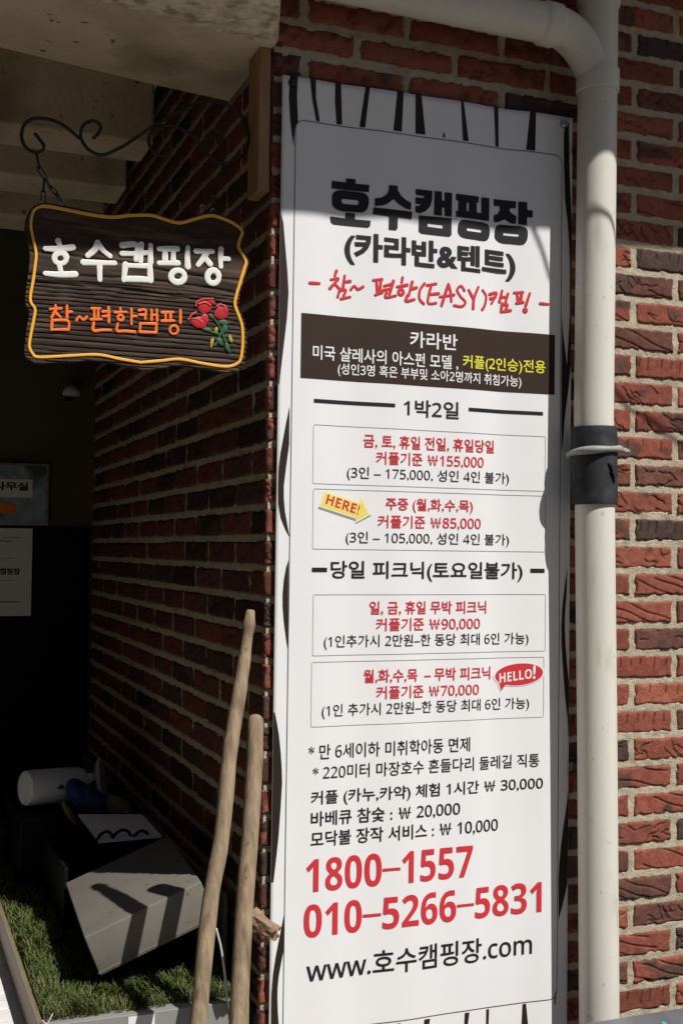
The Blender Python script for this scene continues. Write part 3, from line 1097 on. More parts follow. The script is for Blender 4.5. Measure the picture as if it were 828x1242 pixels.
for k in range(5):
    z = zm - .018 - .008 * k
    g.tube([(pcx(z) + .0515 * math.sin(rad(4 + 6 * (k % 2) + 3 * k)), PC - .0515 * math.cos(rad(4 + 6 * (k % 2) + 3 * k)), z + .006), (pcx(z) + .054 * math.sin(rad(8 + 3 * k)), PC - .054 * math.cos(rad(8 + 3 * k)), z - .004)], .0042, 8)
build('torn_flap', g, M['black'], slv, smooth=True)
# wall clips behind the pipe
for z in (1.0, 2.45):
    g = Geo().box((pcx(z) - .012, -.037, z - .012), (pcx(z) + .012, .004, z + .012), .002)
    build('wall_clip', g, M['steel'], dp)

# ------------------------------------------------------------------ hanging sign
YS = .05
sp = lambda x, y: (lambda p: (p[0], p[2]))(at(x, y, 1, YS))
sg = thing('hanging_sign', 'charred wooden name board with orange rim, white and orange Korean lettering and red roses', 'sign', (-.28, YS, 1.85))
L3 = lambda p: (20 + p[0] / 5.52, 240 + p[1] / 5.52)
L4 = lambda p: (160 + p[0] / 5.52, 240 + p[1] / 5.52)
outl = [L3(p) for p in [(160, 36), (110, 60), (78, 105), (64, 170), (68, 260), (88, 350), (92, 400), (82, 500), (68, 600), (62, 675), (68, 725), (88, 762), (78, 830), (64, 930), (56, 1020), (66, 1062), (100, 1090), (160, 1106), (340, 1096), (540, 1088), (690, 1112), (800, 1136)]] + \
       [L4(p) for p in [(90, 1150), (200, 1138), (330, 1118), (470, 1140), (600, 1162), (690, 1162), (740, 1135), (760, 1070), (770, 980), (766, 880), (745, 800), (716, 735), (722, 660), (740, 580), (775, 470), (786, 425), (770, 380), (744, 335), (752, 280), (742, 212), (690, 160), (610, 118), (530, 96), (440, 115), (310, 148), (220, 125), (120, 98), (0, 102)]] + \
       [L3(p) for p in [(740, 104), (640, 112), (520, 92), (400, 66), (280, 44), (210, 34)]]
op = [sp(*p) for p in outl]
op = [tuple(p) for p in catmull(op, 4, True)]
bm = bmesh.new()
bm.faces.new([bm.verts.new((p[0], 0, p[1])) for p in op])
zs_ = [p[1] for p in op]
xs_ = [p[0] for p in op]
z = min(zs_) + .001
while z < max(zs_):
    bmesh.ops.bisect_plane(bm, geom=list(bm.verts) + list(bm.edges) + list(bm.faces), plane_co=(0, 0, z), plane_no=(0, 0, 1), dist=1e-6)
    z += .0021
x = min(xs_) + .001
while x < max(xs_):
    bmesh.ops.bisect_plane(bm, geom=list(bm.verts) + list(bm.edges) + list(bm.faces), plane_co=(x, 0, 0), plane_no=(1, 0, 0), dist=1e-6)
    x += .009
ZMID = sp(160, 345)[1]


def board_relief(x, z):
    x_, z_ = np.array([x]), np.array([z])
    zz = z + .006 * (vnoise(x_ * 6 + 3, z_ * 9, 5)[0] - .5) + .0022 * (vnoise(x_ * 22, z_ * 30, 6)[0] - .5) + .010 * math.sin(x * 5.0) * .25
    lowf = min(1, max(0, (ZMID - z) / .02 + .35))
    sp_ = .0098 + .0045 * (vnoise(np.array([.3]), np.array([zz * 26]), 8)[0] - .5)
    ph = (zz / .0088 + 2.2 * vnoise(np.array([.7]), np.array([zz * 30]), 8)[0]) % 1.0
    groove = max(0, 1 - abs(ph - .5) / .22)
    groove = groove * groove * (3 - 2 * groove)
    d = -.0034 * groove * lowf
    d += -.0030 * (vnoise(x_ * 4, np.array([zz * 55]), 9)[0] - .3) * (1 - .5 * lowf)
    ph2 = (zz - ZMID) / .03
    for c in (0.1, -.62, 1.25):
        d += -.0035 * max(0, 1 - abs(ph2 - c + .25 * math.sin(x * 9 + c * 7)) / .16)
    return d


for v in bm.verts:
    v.co.y = YS - board_relief(v.co.x, v.co.z)
be = [e for e in bm.edges if e.is_boundary]
ex = bmesh.ops.extrude_edge_only(bm, edges=be)
nv = [e for e in ex['geom'] if isinstance(e, bmesh.types.BMVert)]
for v in nv:
    v.co.y = YS + .022
bmesh.ops.holes_fill(bm, edges=[e for e in bm.edges if e.is_boundary], sides=0)
g = Geo()
g.bm(bm)
build('board', g, M['char'], sg, smooth=True, autos=48)


def on_board(g, lift):
    g.v = [(x, YS - lift - h, z) for x, h, z in g.v]
    return g


bl_ = [L3(p) for p in [(165, 58), (128, 76), (108, 108), (97, 180), (110, 260), (133, 370), (126, 460), (112, 560), (96, 650), (98, 700), (126, 745), (120, 800), (104, 880), (90, 960), (90, 1005), (110, 1042), (150, 1066), (340, 1058), (540, 1050), (690, 1078), (820, 1100)]] + \
      [L4(p) for p in [(80, 1100), (200, 1090), (320, 1080), (470, 1108), (600, 1128), (670, 1124), (722, 1092), (738, 1020), (742, 950), (738, 860), (716, 790), (690, 715), (700, 650), (722, 575), (752, 475), (764, 430), (742, 380), (713, 330), (722, 280), (738, 225), (690, 178), (610, 140), (525, 119), (430, 140), (320, 168), (220, 145), (130, 118), (0, 118)]] + \
      [L3(p) for p in [(740, 120), (640, 130), (520, 117), (400, 94), (300, 74), (220, 59)]]
g = on_board(strokes([dict(p=bl_, closed=True)], sp, .0064, .0008, per=6, seed=8, jitter=.08), .0006)
build('rim_line', g, M['gold'], sg, smooth=True)
T1 = lambda x, y: sp(40 + x / 6.37, 280 + y / 6.37)
ho = [[(195, 78), (212, 122)], [(97, 138), (200, 140), (308, 128)], dict(p=circ(213, 212, 46, 42)['p'], closed=True), [(206, 265), (220, 330)], [(97, 330), (200, 338), (328, 336)],
      [(500, 92), (480, 142), (424, 192)], [(508, 105), (545, 155), (596, 196)], [(390, 244), (520, 248), (632, 250)], [(515, 255), (517, 378)],
      [(690, 112), (800, 112), (795, 225)], [(688, 176), (795, 178)],
      [(715, 262), (702, 382)], [(715, 268), (830, 272), (902, 272)], [(904, 275), (908, 385)], [(704, 372), (830, 374), (904, 382)],
      [(837, 105), (832, 238)], [(909, 112), (908, 244)], [(836, 172), (906, 170)]]
g = on_board(strokes(ho, T1, .0118, .0010, seed=9), .0008)
T2 = lambda x, y: sp(160 + x / 6.37, 280 + y / 6.37)
h2_ = [[(210, 140), (350, 140)], [(256, 145), (257, 240)], [(320, 145), (320, 240)], [(210, 250), (355, 250)], [(432, 130), (428, 200), (432, 278)], circ(355, 352, 52, 46),
       [(495, 158), (620, 160)], [(578, 165), (550, 215), (510, 265)], [(555, 195), (604, 258)], [(688, 142), (684, 210), (686, 278)], [(690, 216), (745, 218)], circ(627, 356, 44, 50)]
g2 = on_board(strokes(h2_, T2, .0118, .0010, seed=10), .0008)
g.add(g2.v, g2.f)
build('lettering', g, M['signwhite'], sg, smooth=True)
T3 = lambda x, y: sp(50 + x / 6.37, 350 + y / 6.37)
c1 = [[(112, 132), (112, 152)], [(70, 160), (155, 155)], [(115, 165), (80, 225)], [(108, 185), (148, 220)], [(200, 135), (200, 228)], [(202, 184), (238, 180)], [(85, 247), (80, 320)], [(86, 247), (205, 250), (212, 318)], [(80, 318), (210, 318)],
      [(272, 248), (296, 218), (325, 243), (352, 220)],
      [(390, 155), (456, 155)], [(410, 160), (410, 235)], [(440, 160), (440, 235)], [(386, 241), (466, 239)], [(521, 148), (523, 262)], [(475, 181), (518, 178)], [(475, 216), (518, 213)], [(406, 268), (404, 325), (470, 322), (536, 322)],
      [(612, 155), (613, 168)], [(570, 186), (656, 182)], circ(613, 226, 21, 20), [(697, 160), (697, 276)], [(700, 216), (736, 215)], [(592, 272), (585, 328), (650, 330), (722, 336)]]
g = on_board(strokes(c1, T3, .0060, .0009, seed=11), .0010)
T4 = lambda x, y: sp(170 + x / 6.37, 350 + y / 6.37)
c2 = [[(-10, 170), (42, 168), (38, 236)], [(-8, 204), (40, 204)], [(88, 166), (88, 242)], [(128, 164), (131, 248)], [(90, 206), (128, 204)], [(2, 270), (-4, 336)], [(2, 271), (125, 273)], [(126, 274), (122, 340)], [(-2, 336), (122, 341)],
      [(168, 186), (256, 184)], [(195, 190), (196, 242)], [(235, 190), (234, 244)], [(166, 251), (262, 250)], [(311, 168), (310, 266)], circ(260, 320, 32)]
g2 = on_board(strokes(c2, T4, .0060, .0009, seed=12), .0010)
g.add(g2.v, g2.f)
build('lettering', g, M['orange'], sg, smooth=True)


def blob(cx, cy, rx, ry, ang, hgt, plane, n=20, wob=.1, seed=0):
    """a carved, domed petal or leaf"""
    r = np.random.default_rng(seed)
    ph = r.random(3) * 6
    vs, fs = [], []
    rings = 5
    for i in range(rings + 1):
        q = i / rings
        for k in range(n):
            a = 2 * math.pi * k / n
            rr = q * (1 + wob * math.sin(3 * a + ph[0]) * .6 + wob * .4 * math.sin(5 * a + ph[1]))
            x, y = rx * rr * math.cos(a), ry * rr * math.sin(a)
            X, Y = cx + x * math.cos(ang) - y * math.sin(ang), cy + x * math.sin(ang) + y * math.cos(ang)
            s, z = plane(X, Y)
            vs.append((s, YS - .0008 - hgt * math.sqrt(max(0, 1 - q * q)) - .0002 * (seed % 7), z))
    for i in range(rings):
        for k in range(n):
            l = (k + 1) % n
            fs.append((i * n + k, i * n + l, (i + 1) * n + l, (i + 1) * n + k))
    return Geo().add(vs, fs)


def multi(lst):
    g = Geo()
    for q in lst:
        g.add(q.v, q.f)
    return g


g = multi([blob(497, 140, 55, 52, .2, .0014, T4, seed=1), blob(545, 100, 38, 22, .5, .0014, T4, seed=2), blob(625, 188, 52, 52, .3, .0014, T4, seed=3), blob(655, 165, 24, 40, -.3, .0014, T4, seed=4), blob(455, 262, 62, 44, .15, .0014, T4, seed=5), blob(500, 235, 28, 40, -.4, .0014, T4, seed=6)])
build('roses', g, M['rose'], sg, smooth=True)
g = on_board(strokes([[(428, 135), (440, 100), (490, 82), (560, 80)], [(372, 245), (395, 205), (430, 185)], [(590, 140), (615, 122), (645, 135)], [(450, 120), (500, 108), (540, 130)], [(395, 235), (440, 238), (480, 262)]], T4, .0036, .0008, seed=14), .0030)
build('petal_edges', g, M['rosepale'], sg, smooth=True)
g = on_board(strokes([[(545, 205), (590, 260), (630, 330), (660, 420), (690, 490)], [(640, 245), (640, 300), (600, 400), (575, 440)], [(500, 310), (540, 330), (600, 350)], [(610, 380), (640, 430)], [(650, 290), (680, 260)]], T4, .0042, .0010, seed=15), .0008)
for q in (blob(550, 215, 26, 14, .7, .0013, T4, seed=8), blob(640, 262, 36, 20, .1, .0013, T4, seed=9), blob(520, 320, 38, 15, .25, .0013, T4, seed=10), blob(655, 315, 18, 30, .2, .0013, T4, seed=11), blob(615, 410, 34, 20, .9, .0013, T4, seed=12), blob(672, 455, 18, 36, -.3, .0013, T4, seed=13)):
    g.add(q.v, q.f)
build('leaves', g, M['leaf'], sg, smooth=True)
g = multi([blob(585, 322, 14, 26, .2, .0016, T4, seed=15), blob(553, 420, 14, 40, .2, .0016, T4, seed=16), blob(697, 390, 15, 32, -.25, .0016, T4, seed=17)])
build('buds', g, M['bud'], sg, smooth=True)


def loop_pts(c, dx, dz, tilt, half, rad_, n=24, yaw=0.0):
    """stadium loop standing in the sign's plane, long axis (dx, dz), turned about it by yaw"""
    L = math.hypot(dx, dz)
    e1 = Vector((dx / L, 0, dz / L))
    e2 = Vector((dz / L * math.cos(yaw), math.sin(yaw), -dx / L * math.cos(yaw)))
    out = []
    for k in range(n):
        a = 2 * math.pi * k / n
        x = rad_ * math.cos(a) + (half if math.cos(a) > 0 else -half)
        out.append(Vector(c) + e1 * x + e2 * rad_ * math.sin(a))
    return out


def S3(px, py, y=YS):
    p = at(px, py, 1, y)
    return Vector(p)


# screw eyes in the board's top edge
for px, py in ((52.5, 246), (74.5, 242.5), (245.5, 251.5), (258, 256)):
    c = S3(px, py, YS + .011)
    g = Geo().tube(loop_pts(c, 0, 1, 0, .0005, .0042), .0011, 8, closed=True)
    g.tube([c + Vector((0, 0, -.0045)), c + Vector((0, 0, -.016))], .0012, 8)
    build('screw_eye', g, M['steel'], sg, smooth=True)

# ------------------------------------------------------------------ iron bracket and chains
br = thing('sign_bracket', 'black wrought iron scroll bracket carrying the hanging sign', 'bracket', (-.05, YS + .011, 2.35))
YK = YS + .011
B1 = lambda x, y: S3(10 + x / 5.52, 120 + y / 5.52, YK)
B2 = lambda x, y: S3(150 + x / 4.87, 120 + y / 4.87, YK)
pa = [B1(*p) for p in [(178, 230), (215, 275), (240, 312), (228, 345), (190, 357), (140, 340), (105, 300), (91, 240), (110, 172), (160, 136), (230, 130), (320, 150), (400, 198), (482, 268)]]
pb = [B1(*p) for p in [(568, 265), (605, 230), (620, 190), (598, 155), (555, 148), (510, 170), (487, 220), (492, 270), (530, 330), (590, 368), (650, 372), (730, 336)]] + [B2(*p) for p in [(0, 278), (100, 210), (200, 145), (330, 70), (420, 28), (500, 12), (600, 28), (680, 85), (725, 160), (737, 240), (712, 320), (655, 368), (590, 383), (530, 360), (487, 310), (476, 250), (500, 207), (548, 195), (582, 220), (575, 252), (550, 262)]]
pc = [B2(*p) for p in [(270, 325), (220, 338), (170, 310), (150, 250), (166, 192), (230, 160), (310, 165), (390, 205), (450, 262), (480, 292)]]
for p in (pa, pb, pc):
    q = catmull(p, 6)
    g = Geo().tube(q, .0036, 10)
    build('scroll', g, M['iron'], br, smooth=True, autos=60)
g = Geo()
xw = -.0385
g.box((xw - .004, YK - .012, B2(740, 60).z), (xw, YK + .012, B2(740, 420).z), .001)
build('mounting_plate', g, M['iron'], br)


def chain(px_links, label, cat='chain'):
    root = thing('hanging_chain', label, cat, tuple(S3(px_links[0][0], px_links[0][1], YK)), 'chains holding the sign')
    for i, (x0, y0, x1, y1, rr_, yaw) in enumerate(px_links):
        a, b = S3(x0, y0, YK), S3(x1, y1, YK)
        c = (a + b) / 2
        d = b - a
        half = max(.0005, d.length / 2 - rr_)
        g = Geo().tube(loop_pts(c, d.x, d.z, 0, half, rr_, yaw=yaw), .0013, 7, closed=True)
        build('link', g, M['iron'], root, smooth=True)
    return root


K1 = lambda x, y: (10 + x / 5.52, 120 + y / 5.52)
K2 = lambda x, y: (150 + x / 4.87, 120 + y / 4.87)
lk = lambda K, a, b, r, yaw: (*K(*a), *K(*b), r, yaw)
chain([lk(K1, (186, 352), (212, 468), .0022, 1.2), lk(K1, (203, 452), (255, 545), .0042, .15), lk(K1, (243, 530), (236, 625), .0030, 1.3), lk(K1, (236, 612), (236, 705), .0042, .1),
       lk(K1, (248, 535), (290, 600), .0030, 1.2), lk(K1, (283, 588), (330, 645), .0036, .5), lk(K1, (322, 632), (360, 690), .0030, 1.1)], 'short black chain at the left end of the sign, forked into two strands')
chain([lk(K2, (588, 372), (578, 450), .0024, 1.2), lk(K2, (582, 440), (556, 505), .0042, .2), lk(K2, (560, 495), (530, 560), .0034, 1.2), lk(K2, (535, 548), (505, 610), .0040, .4), lk(K2, (512, 596), (468, 655), .0032, 1.0),
       lk(K2, (545, 520), (538, 600), .0036, 1.2), lk(K2, (538, 588), (530, 668), .0042, .3)], 'short black chain at the right end of the sign, beside the timber board')

# timber board the bracket is screwed to
g = Geo()
x0, x1 = CORN - .027, CORN - .0012
zt_, zb_ = 2.60, 2.268
g.box((x0, .008, zb_), (x1, .088, zt_), .002)
o = build('timber_board', g, M['timber'])
tag(o, 'upright brown timber board fixed to the brick corner beside the iron bracket', 'board')

# ------------------------------------------------------------------ white deck, turf tray, turf
ZD = .494
dk = thing('display_bench', 'low white painted slatted bench under the turf tray at lower left', 'bench', (-.6, 1.0, 0))
g = Geo()
y = 0.0
while y < 2.1:
    g.box((-.72, y + .002, ZD - .03), (-.03, y + .098, ZD - .0015 * random.random()), .003)
    y += .1
build('slats', g, M['deckwhite'], dk)
for sx in (-.70, -.09):
    for sy in (.05, 2.03):
        g = Geo().box((sx, sy, 0), (sx + .05, sy + .05, ZD - .031), .003)
        build('leg', g, M['deckwhite'], dk)
ty = thing('turf_tray', 'shallow grey metal tray of artificial turf with tan left side', 'tray', (-.25, .9, ZD))
TX0, TX1, TY0, TY1, TZ = -.458, -.045, .014, 2.0, .562
g = Geo()
g.box((TX0 - .012, TY0 - .012, ZD + .001), (TX0, TY1, TZ), .0015)
build('side_panel', g, M['tan'], ty)
g = Geo()
g.box((TX0 + .0005, TY0 - .014, ZD + .001), (TX1 + .006, TY0 - .002, TZ), .002)
g.box((TX0 + .0005, TY0 - .0015, TZ - .006), (TX1 + .006, TY0 + .022, TZ - .001), .0015)
fp = build('front_panel', g, M['grey'], ty)
a, b = at(156, 1232, 1, TY0 - .016), at(188, 1231, 1, TY0 - .016)
g = Geo().box((a[0], TY0 - .0152, a[2] - .03), (b[0], TY0 - .0145, a[2] - .003))
build('sticker', g, M['paper'], fp)
g = Geo().box((TX0 + .001, TY0, ZD + .002), (TX1, TY1, TZ - .030))
build('backing', g, M['turfbase'], ty)
g = Geo().tube(catmull([(TX0 - .002, TY0 + .0, TZ + .002), (TX0 - .004, TY0 - .012, TZ + .010), (TX0 + .004, TY0 - .018, TZ + .004), (TX0 + .012, TY0 - .002, TZ + .006), (TX0 + .02, TY0 + .012, TZ + .012)], 6), .0011, 7)
build('tie_wire', g, M['cable'], ty, smooth=True)
# ledge along the side wall
g = Geo().box((-.042, .20, 0), (CORN - .0125, 2.18, .725), .004)
o = build('ledge', g, M['ledge'])
tag(o, 'narrow grey concrete ledge along the foot of the red brick side wall', 'ledge')

# turf blades
NB = 34000
zb0 = TZ - .030
u = rng.random((NB, 8))
x = TX0 + .006 + u[:, 0] * (TX1 - TX0 - .010)
y = TY0 + .010 + (u[:, 1] ** 1.35) * 1.75
h = .026 + .022 * u[:, 2]
ang = u[:, 3] * 2 * math.pi
lean = (.2 + 1.0 * u[:, 4]) * h * .75
clump = vnoise(x / .03, y / .03, 77) * 2 * math.pi * 1.3
ang = ang * .45 + clump
wd = .0011 + .0009 * u[:, 5]
ca, sa = np.cos(ang), np.sin(ang)
px_, py_ = -sa * wd, ca * wd
p0 = np.stack([x - px_, y - py_, np.full(NB, zb0)], -1)
p1 = np.stack([x + px_, y + py_, np.full(NB, zb0)], -1)
mx_, my_ = x + ca * lean * .35, y + sa * lean * .35
p2 = np.stack([mx_ + px_ * .85, my_ + py_ * .85, zb0 + h * .65], -1)
p3 = np.stack([mx_ - px_ * .85, my_ - py_ * .85, zb0 + h * .65], -1)
tx_, ty_ = x + ca * lean, y + sa * lean
p4 = np.stack([tx_ + px_ * .3, ty_ + py_ * .3, zb0 + h * .95], -1)
p5 = np.stack([tx_ - px_ * .3, ty_ - py_ * .3, zb0 + h * .95], -1)
V_ = np.stack([p0, p1, p2, p3, p4, p5], 1).reshape(-1, 3)
V_[:, 0] = np.clip(V_[:, 0], TX0 + .001, -.044)
V_[:, 1] = np.maximum(V_[:, 1], TY0 + .003)
b0 = np.arange(NB)[:, None] * 6
F_ = np.concatenate([b0 + np.array([[0, 1, 2, 3]]), b0 + np.array([[3, 2, 4, 5]])])
base_c = np.array([(.058, .080, .020), (.078, .094, .025), (.044, .064, .018), (.115, .115, .035), (.19, .17, .07)])
ci = np.searchsorted(np.cumsum([.36, .30, .22, .09, .03]), u[:, 6]).clip(0, 4)
cc = base_c[ci] * (.8 + .5 * u[:, 7:8])
C_ = np.repeat(cc, 6, 0)
turf = mesh_np('artificial_turf', V_, F_, C_, M['turf'], None if False else ty, False)
turf.parent = None
turf.data.transform(Matrix.Translation(ty.location))
turf['kind'] = 'stuff'
turf['label'] = 'green artificial turf blades filling the grey tray'

# ------------------------------------------------------------------ things on the turf
gb = thing('metal_case', 'tilted warm grey metal case lying on the turf behind the poles', 'case', (-.24, .19, .64))
C8 = dict(A=(-.339, .557, .684), D=(-.358, .155, .676), E=(-.323, .155, .59), C=(-.110, .141, .776), Cp=(-.075, .141, .69), B=(-.09, .544, .784), A2=(-.304, .557, .598), B2=(-.056, .544, .698))
g = Geo().solid([C8[k] for k in ('E', 'Cp', 'B2', 'A2', 'D', 'C', 'B', 'A')], .0035, 3)
build('shell', g, M['greybox'], gb, smooth=True, autos=40)
# lid seam line: a shallow lip along the front
E3 = {k: Vector(v) for k, v in C8.items()}
nrm = ((E3['C'] - E3['D']).cross(E3['E'] - E3['D'])).normalized()
if nrm.y > 0:
    nrm = -nrm
cen = sum(E3.values(), Vector()) / 8


def lp(a, b, t):
    return E3[a] + (E3[b] - E3[a]) * t


g = Geo()
pa_, pb_ = lp('D', 'E', .93), lp('C', 'Cp', .93)
g.hexa([pa_ + nrm * .0002, pb_ + nrm * .0002, pb_ + nrm * .0015, pa_ + nrm * .0015, pa_ + (E3['D'] - E3['E']).normalized() * .004 + nrm * .0002, pb_ + (E3['C'] - E3['Cp']).normalized() * .004 + nrm * .0002, pb_ + (E3['C'] - E3['Cp']).normalized() * .004 + nrm * .0015, pa_ + (E3['D'] - E3['E']).normalized() * .004 + nrm * .0015])
build('front_lip', g, M['greybox'], gb)

g = Geo().box((-.165, .22, .533), (-.054, .46, .647), .006)
o = build('black_crate', g, M['black'])
tag(o, 'low black plastic block propping up the back of the grey case', 'block')

bxx = thing('black_carton', 'open black box with a raised white lid, behind the grey case', 'box', (-.2, .72, .56))
g = Geo()
g.box((-.34, .57, .545), (-.33, .95, .715), .002)
g.box((-.06, .57, .545), (-.05, .95, .715), .002)
g.box((-.3295, .57, .546), (-.0605, .58, .67), .002)
g.box((-.3295, .94, .546), (-.0605, .95, .712), .002)
g.box((-.3295, .5805, .547), (-.0605, .9395, .556))
build('body', g, M['black'], bxx)
q = [at(95, 990, 1, .95), at(172, 990, 1, .95), at(196, 1016, 1, .72), at(120, 1023, 1, .72)]
up_ = np.array((0, 0, .006))
g = Geo().hexa([q[3], q[2], q[1], q[0], q[3] + up_, q[2] + up_, q[1] + up_, q[0] + up_])
build('lid', g, M['paper'], bxx)
cl_ = thing('cable_coil', 'loops of thin black cable on the white lid of the black box', 'cable', tuple(at(150, 1020, 1, .735)))
for cxp, rr_ in ((128, 8), (148, 10), (171, 9)):
    c = Vector(at(cxp, 1019, 1, .735))
    g = Geo().tube([c + Vector((.022 * rr_ / 9 * math.cos(t), .006 * math.sin(2 * t), .020 * rr_ / 9 * math.sin(t) + .004)) for t in np.linspace(0, 2 * math.pi, 25)[:-1]], .0042, 8, closed=True)
    build('loop', g, M['black'], cl_, smooth=True)

g = Geo().box((-.40, 1.0, .545), (-.06, 1.40, .752), .006)
o = build('black_case', g, M['black'])
tag(o, 'larger black case standing at the rear of the turf under the white camera', 'case')

cc_ = thing('security_camera', 'white bullet security camera lying on its side on the black case', 'camera', (-.28, 1.1, .76))
A_, B_ = Vector(at(30, 956, 1, 1.08)), Vector(at(99, 951, 1, 1.14))
dr = (B_ - A_).normalized()
prof = [(0, .040), (.002, .046), (.010, .0495), (.03, .0505), (1 - .06, .0505), (1 - .02, .048), (1.0, .036)]
LL = (B_ - A_).length
pts, rs = [], []
for t, r in [(0, .030), (.0, .042), (.012, .0475), (.06, .050), (.5, .0505), (.93, .050), (.985, .046), (1.0, .036)]:
    pts.append(A_ + dr * LL * (t + len(pts) * 1e-4))
    rs.append(r)
g = Geo().tube(pts, rs, 32)
build('body', g, M['camwhite'], cc_, smooth=True, autos=50)
C_end = Vector(at(119, 947, 1, 1.17))
g = Geo().tube(catmull([B_ - dr * .01, B_ + dr * .02 + Vector((0, 0, .004)), (B_ + C_end) / 2 + Vector((0, 0, .012)), C_end], 6), .016, 16)
build('arm', g, M['camwhite'], cc_, smooth=True, autos=60)
ax_ = Vector((.80, -.25, .15)).normalized()
pts = [C_end - ax_ * .004, C_end + ax_ * .004, C_end + ax_ * .012, C_end + ax_ * .016]
g = Geo().tube(pts, [.034, .060, .066, .064], 32)
build('base', g, M['camwhite'], cc_, smooth=True, autos=50)
g = Geo().tube(catmull([B_ + dr * .015 + Vector((0, -.02, -.008)), (B_ + C_end) / 2 + Vector((0, -.03, .004)), C_end + Vector((.012, -.05, .02)), C_end + Vector((.045, -.04, .03))], 6), .0026, 8)
build('lead', g, M['black'], cc_, smooth=True)
mk = Vector(at(74, 955, 1, 1.06))
g = Geo()
g.box((mk.x - .010, mk.y - .006, mk.z - .0025), (mk.x + .010, mk.y + .006, mk.z + .0025), .001)
g.box((mk.x - .003, mk.y - .007, mk.z - .001), (mk.x + .005, mk.y + .005, mk.z + .007), .001)
build('mark', g, M['black'], cc_)


def lump(pl, name, m, label, cat, y0, dep, seed, parent=None, sc=1.0):
    """crumpled cloth: a bulged, creased closed shape over an outline in photo pixels"""
    c0 = np.mean(pl, 0)
    ol = catmull([tuple(p) for p in pl], 4, True)
    vs, fs = [], []
    n = len(ol)
    rings = 7
    r = np.random.default_rng(seed)
    for sgn in (1, -1):
        for i in range(rings + 1):
            q = i / rings
            for p in ol:
                X = c0 + (np.array(p) - c0) * q
                b = at(X[0], X[1], 1, y0)
                n_ = float(vnoise(np.array([X[0] / 9.]), np.array([X[1] / 9.]), seed)[0])
                d = dep * math.sqrt(max(0, 1 - q * q)) * (.6 + .8 * n_) * sgn
                vs.append((b[0], b[1] - d, b[2]))
    for h_ in range(2):
        o_ = h_ * (rings + 1) * n
        for i in range(rings):
            for k in range(n):
                l = (k + 1) % n
                fs.append((o_ + i * n + k, o_ + i * n + l, o_ + (i + 1) * n + l, o_ + (i + 1) * n + k))
    g = Geo().add(vs, fs)
    return g


g = lump([(82, 948), (92, 944), (104, 950), (122, 960), (133, 968), (132, 984), (110, 985), (92, 978), (80, 962)], '', None, '', '', 1.0, .05, 3)
o = build('blue_cloth', g, M['blue'], smooth=True)
tag(o, 'crumpled blue cloth bag leaning against the white camera', 'cloth')
g = lump([(126, 968), (140, 964), (158, 974), (160, 988), (140, 987), (130, 984)], '', None, '', '', .985, .035, 5)
o = build('yellow_cloth', g, M['bagyellow'], smooth=True)
tag(o, 'crumpled yellow cloth right of the blue cloth', 'cloth')
p_ = [Vector(at(x_, y_, 1, .965)) for x_, y_ in [(76, 972), (82, 982), (88, 992), (94, 1000)]]
g = Geo().tube(catmull(p_, 5), [.004 + .006 * math.sin(k / 15 * 3.1) for k in range(16)], 8)
o = build('yellow_strap', g, M['bagyellow'], smooth=True)
tag(o, 'thin yellow strap dangling below the blue cloth', 'strap')
g = lump([(94, 995), (104, 998), (116, 1010), (112, 1022), (100, 1010)], '', None, '', '', .93, .02, 9)
o = build('red_cloth', g, M['bagred'], smooth=True)
tag(o, 'dark red cloth scrap left of the white lid', 'cloth')

# ------------------------------------------------------------------ posters and lamp on the back wall
yw = 2.196
pr_ = lambda x, y, yy=yw: at(x, y, 1, yy)
po = thing('framed_poster', 'small framed blue landscape poster with a white name strip on the olive wall', 'poster', tuple(pr_(30, 600)))
a, b = pr_(60, 563), pr_(60, 638)
xl = a[0] - .40
yf = 2.178
g = Geo().box((xl, yf, b[2]), (a[0], 2.1955, a[2]), .003)
build('frame', g, M['steel'], po)
g = Geo().box((xl + .01, yf - .003, b[2] + .010), (a[0] - .010, yf - .001, a[2] - .010))
build('print', g, M['poster'], po)
yy = yf - .004
c, d = pr_(40, 582, yy), pr_(40, 604, yy)
g = Geo().box((c[0] - .30, yy - .001, d[2]), (c[0], yy, c[2]))
build('name_strip', g, M['paper'], po)
V, Fs = text_geo('사무실', .03)
mn, mx = V.min(0), V.max(0)
u_ = (V - mn) / (mx - mn)
x1_ = pr_(34.5, 590, yy)[0]
x0_ = x1_ - .125
z1_, z0_ = pr_(20, 584.5, yy)[2], pr_(20, 595, yy)[2]
g = Geo().add([(x0_ + a_ * (x1_ - x0_), yy - .002, z0_ + b_ * (z1_ - z0_)) for a_, b_ in u_], Fs)
build('lettering', g, M['ink'], po, fixn=False)
c = pr_(20, 617, yy)
rc = rrect(c[0] - .22, c[0], c[2] - .020, c[2] + .020, .018)
g = Geo().prism(rc, 1, yy - .002, yy)
build('orange_label', g, M['orange'], po)
nt_ = thing('paper_notice', 'white printed paper notice on the black lower wall', 'notice', tuple(pr_(20, 690)))
a, b = pr_(40, 641, 2.18), pr_(40, 747, 2.18)
g = Geo().box((a[0] - .28, 2.1825, b[2]), (a[0], 2.1845, a[2]))
build('sheet', g, M['paper'], nt_)
for yy_, xa, xb, hh in ((652, 4, 28, .004), (656, -10, 14, .006), (677, -10, 16, .003), (704, -20, 16, .003), (730, -4, 24, .005)):
    p0_, p1_ = pr_(xa, yy_, 2.181), pr_(xb, yy_, 2.181)
    g = Geo().box((p0_[0], 2.1812, p0_[2] - hh / 2), (p1_[0], 2.182, p0_[2] + hh / 2))
    build('small_print', g, M['line'], nt_)
g = Geo()
V, Fs = text_geo('캠핑장', .03)
mn, mx = V.min(0), V.max(0)
u_ = (V - mn) / (mx - mn)
p0_, p1_, pt = pr_(0, 697, 2.181), pr_(25, 689, 2.181), pr_(0, 689, 2.181)
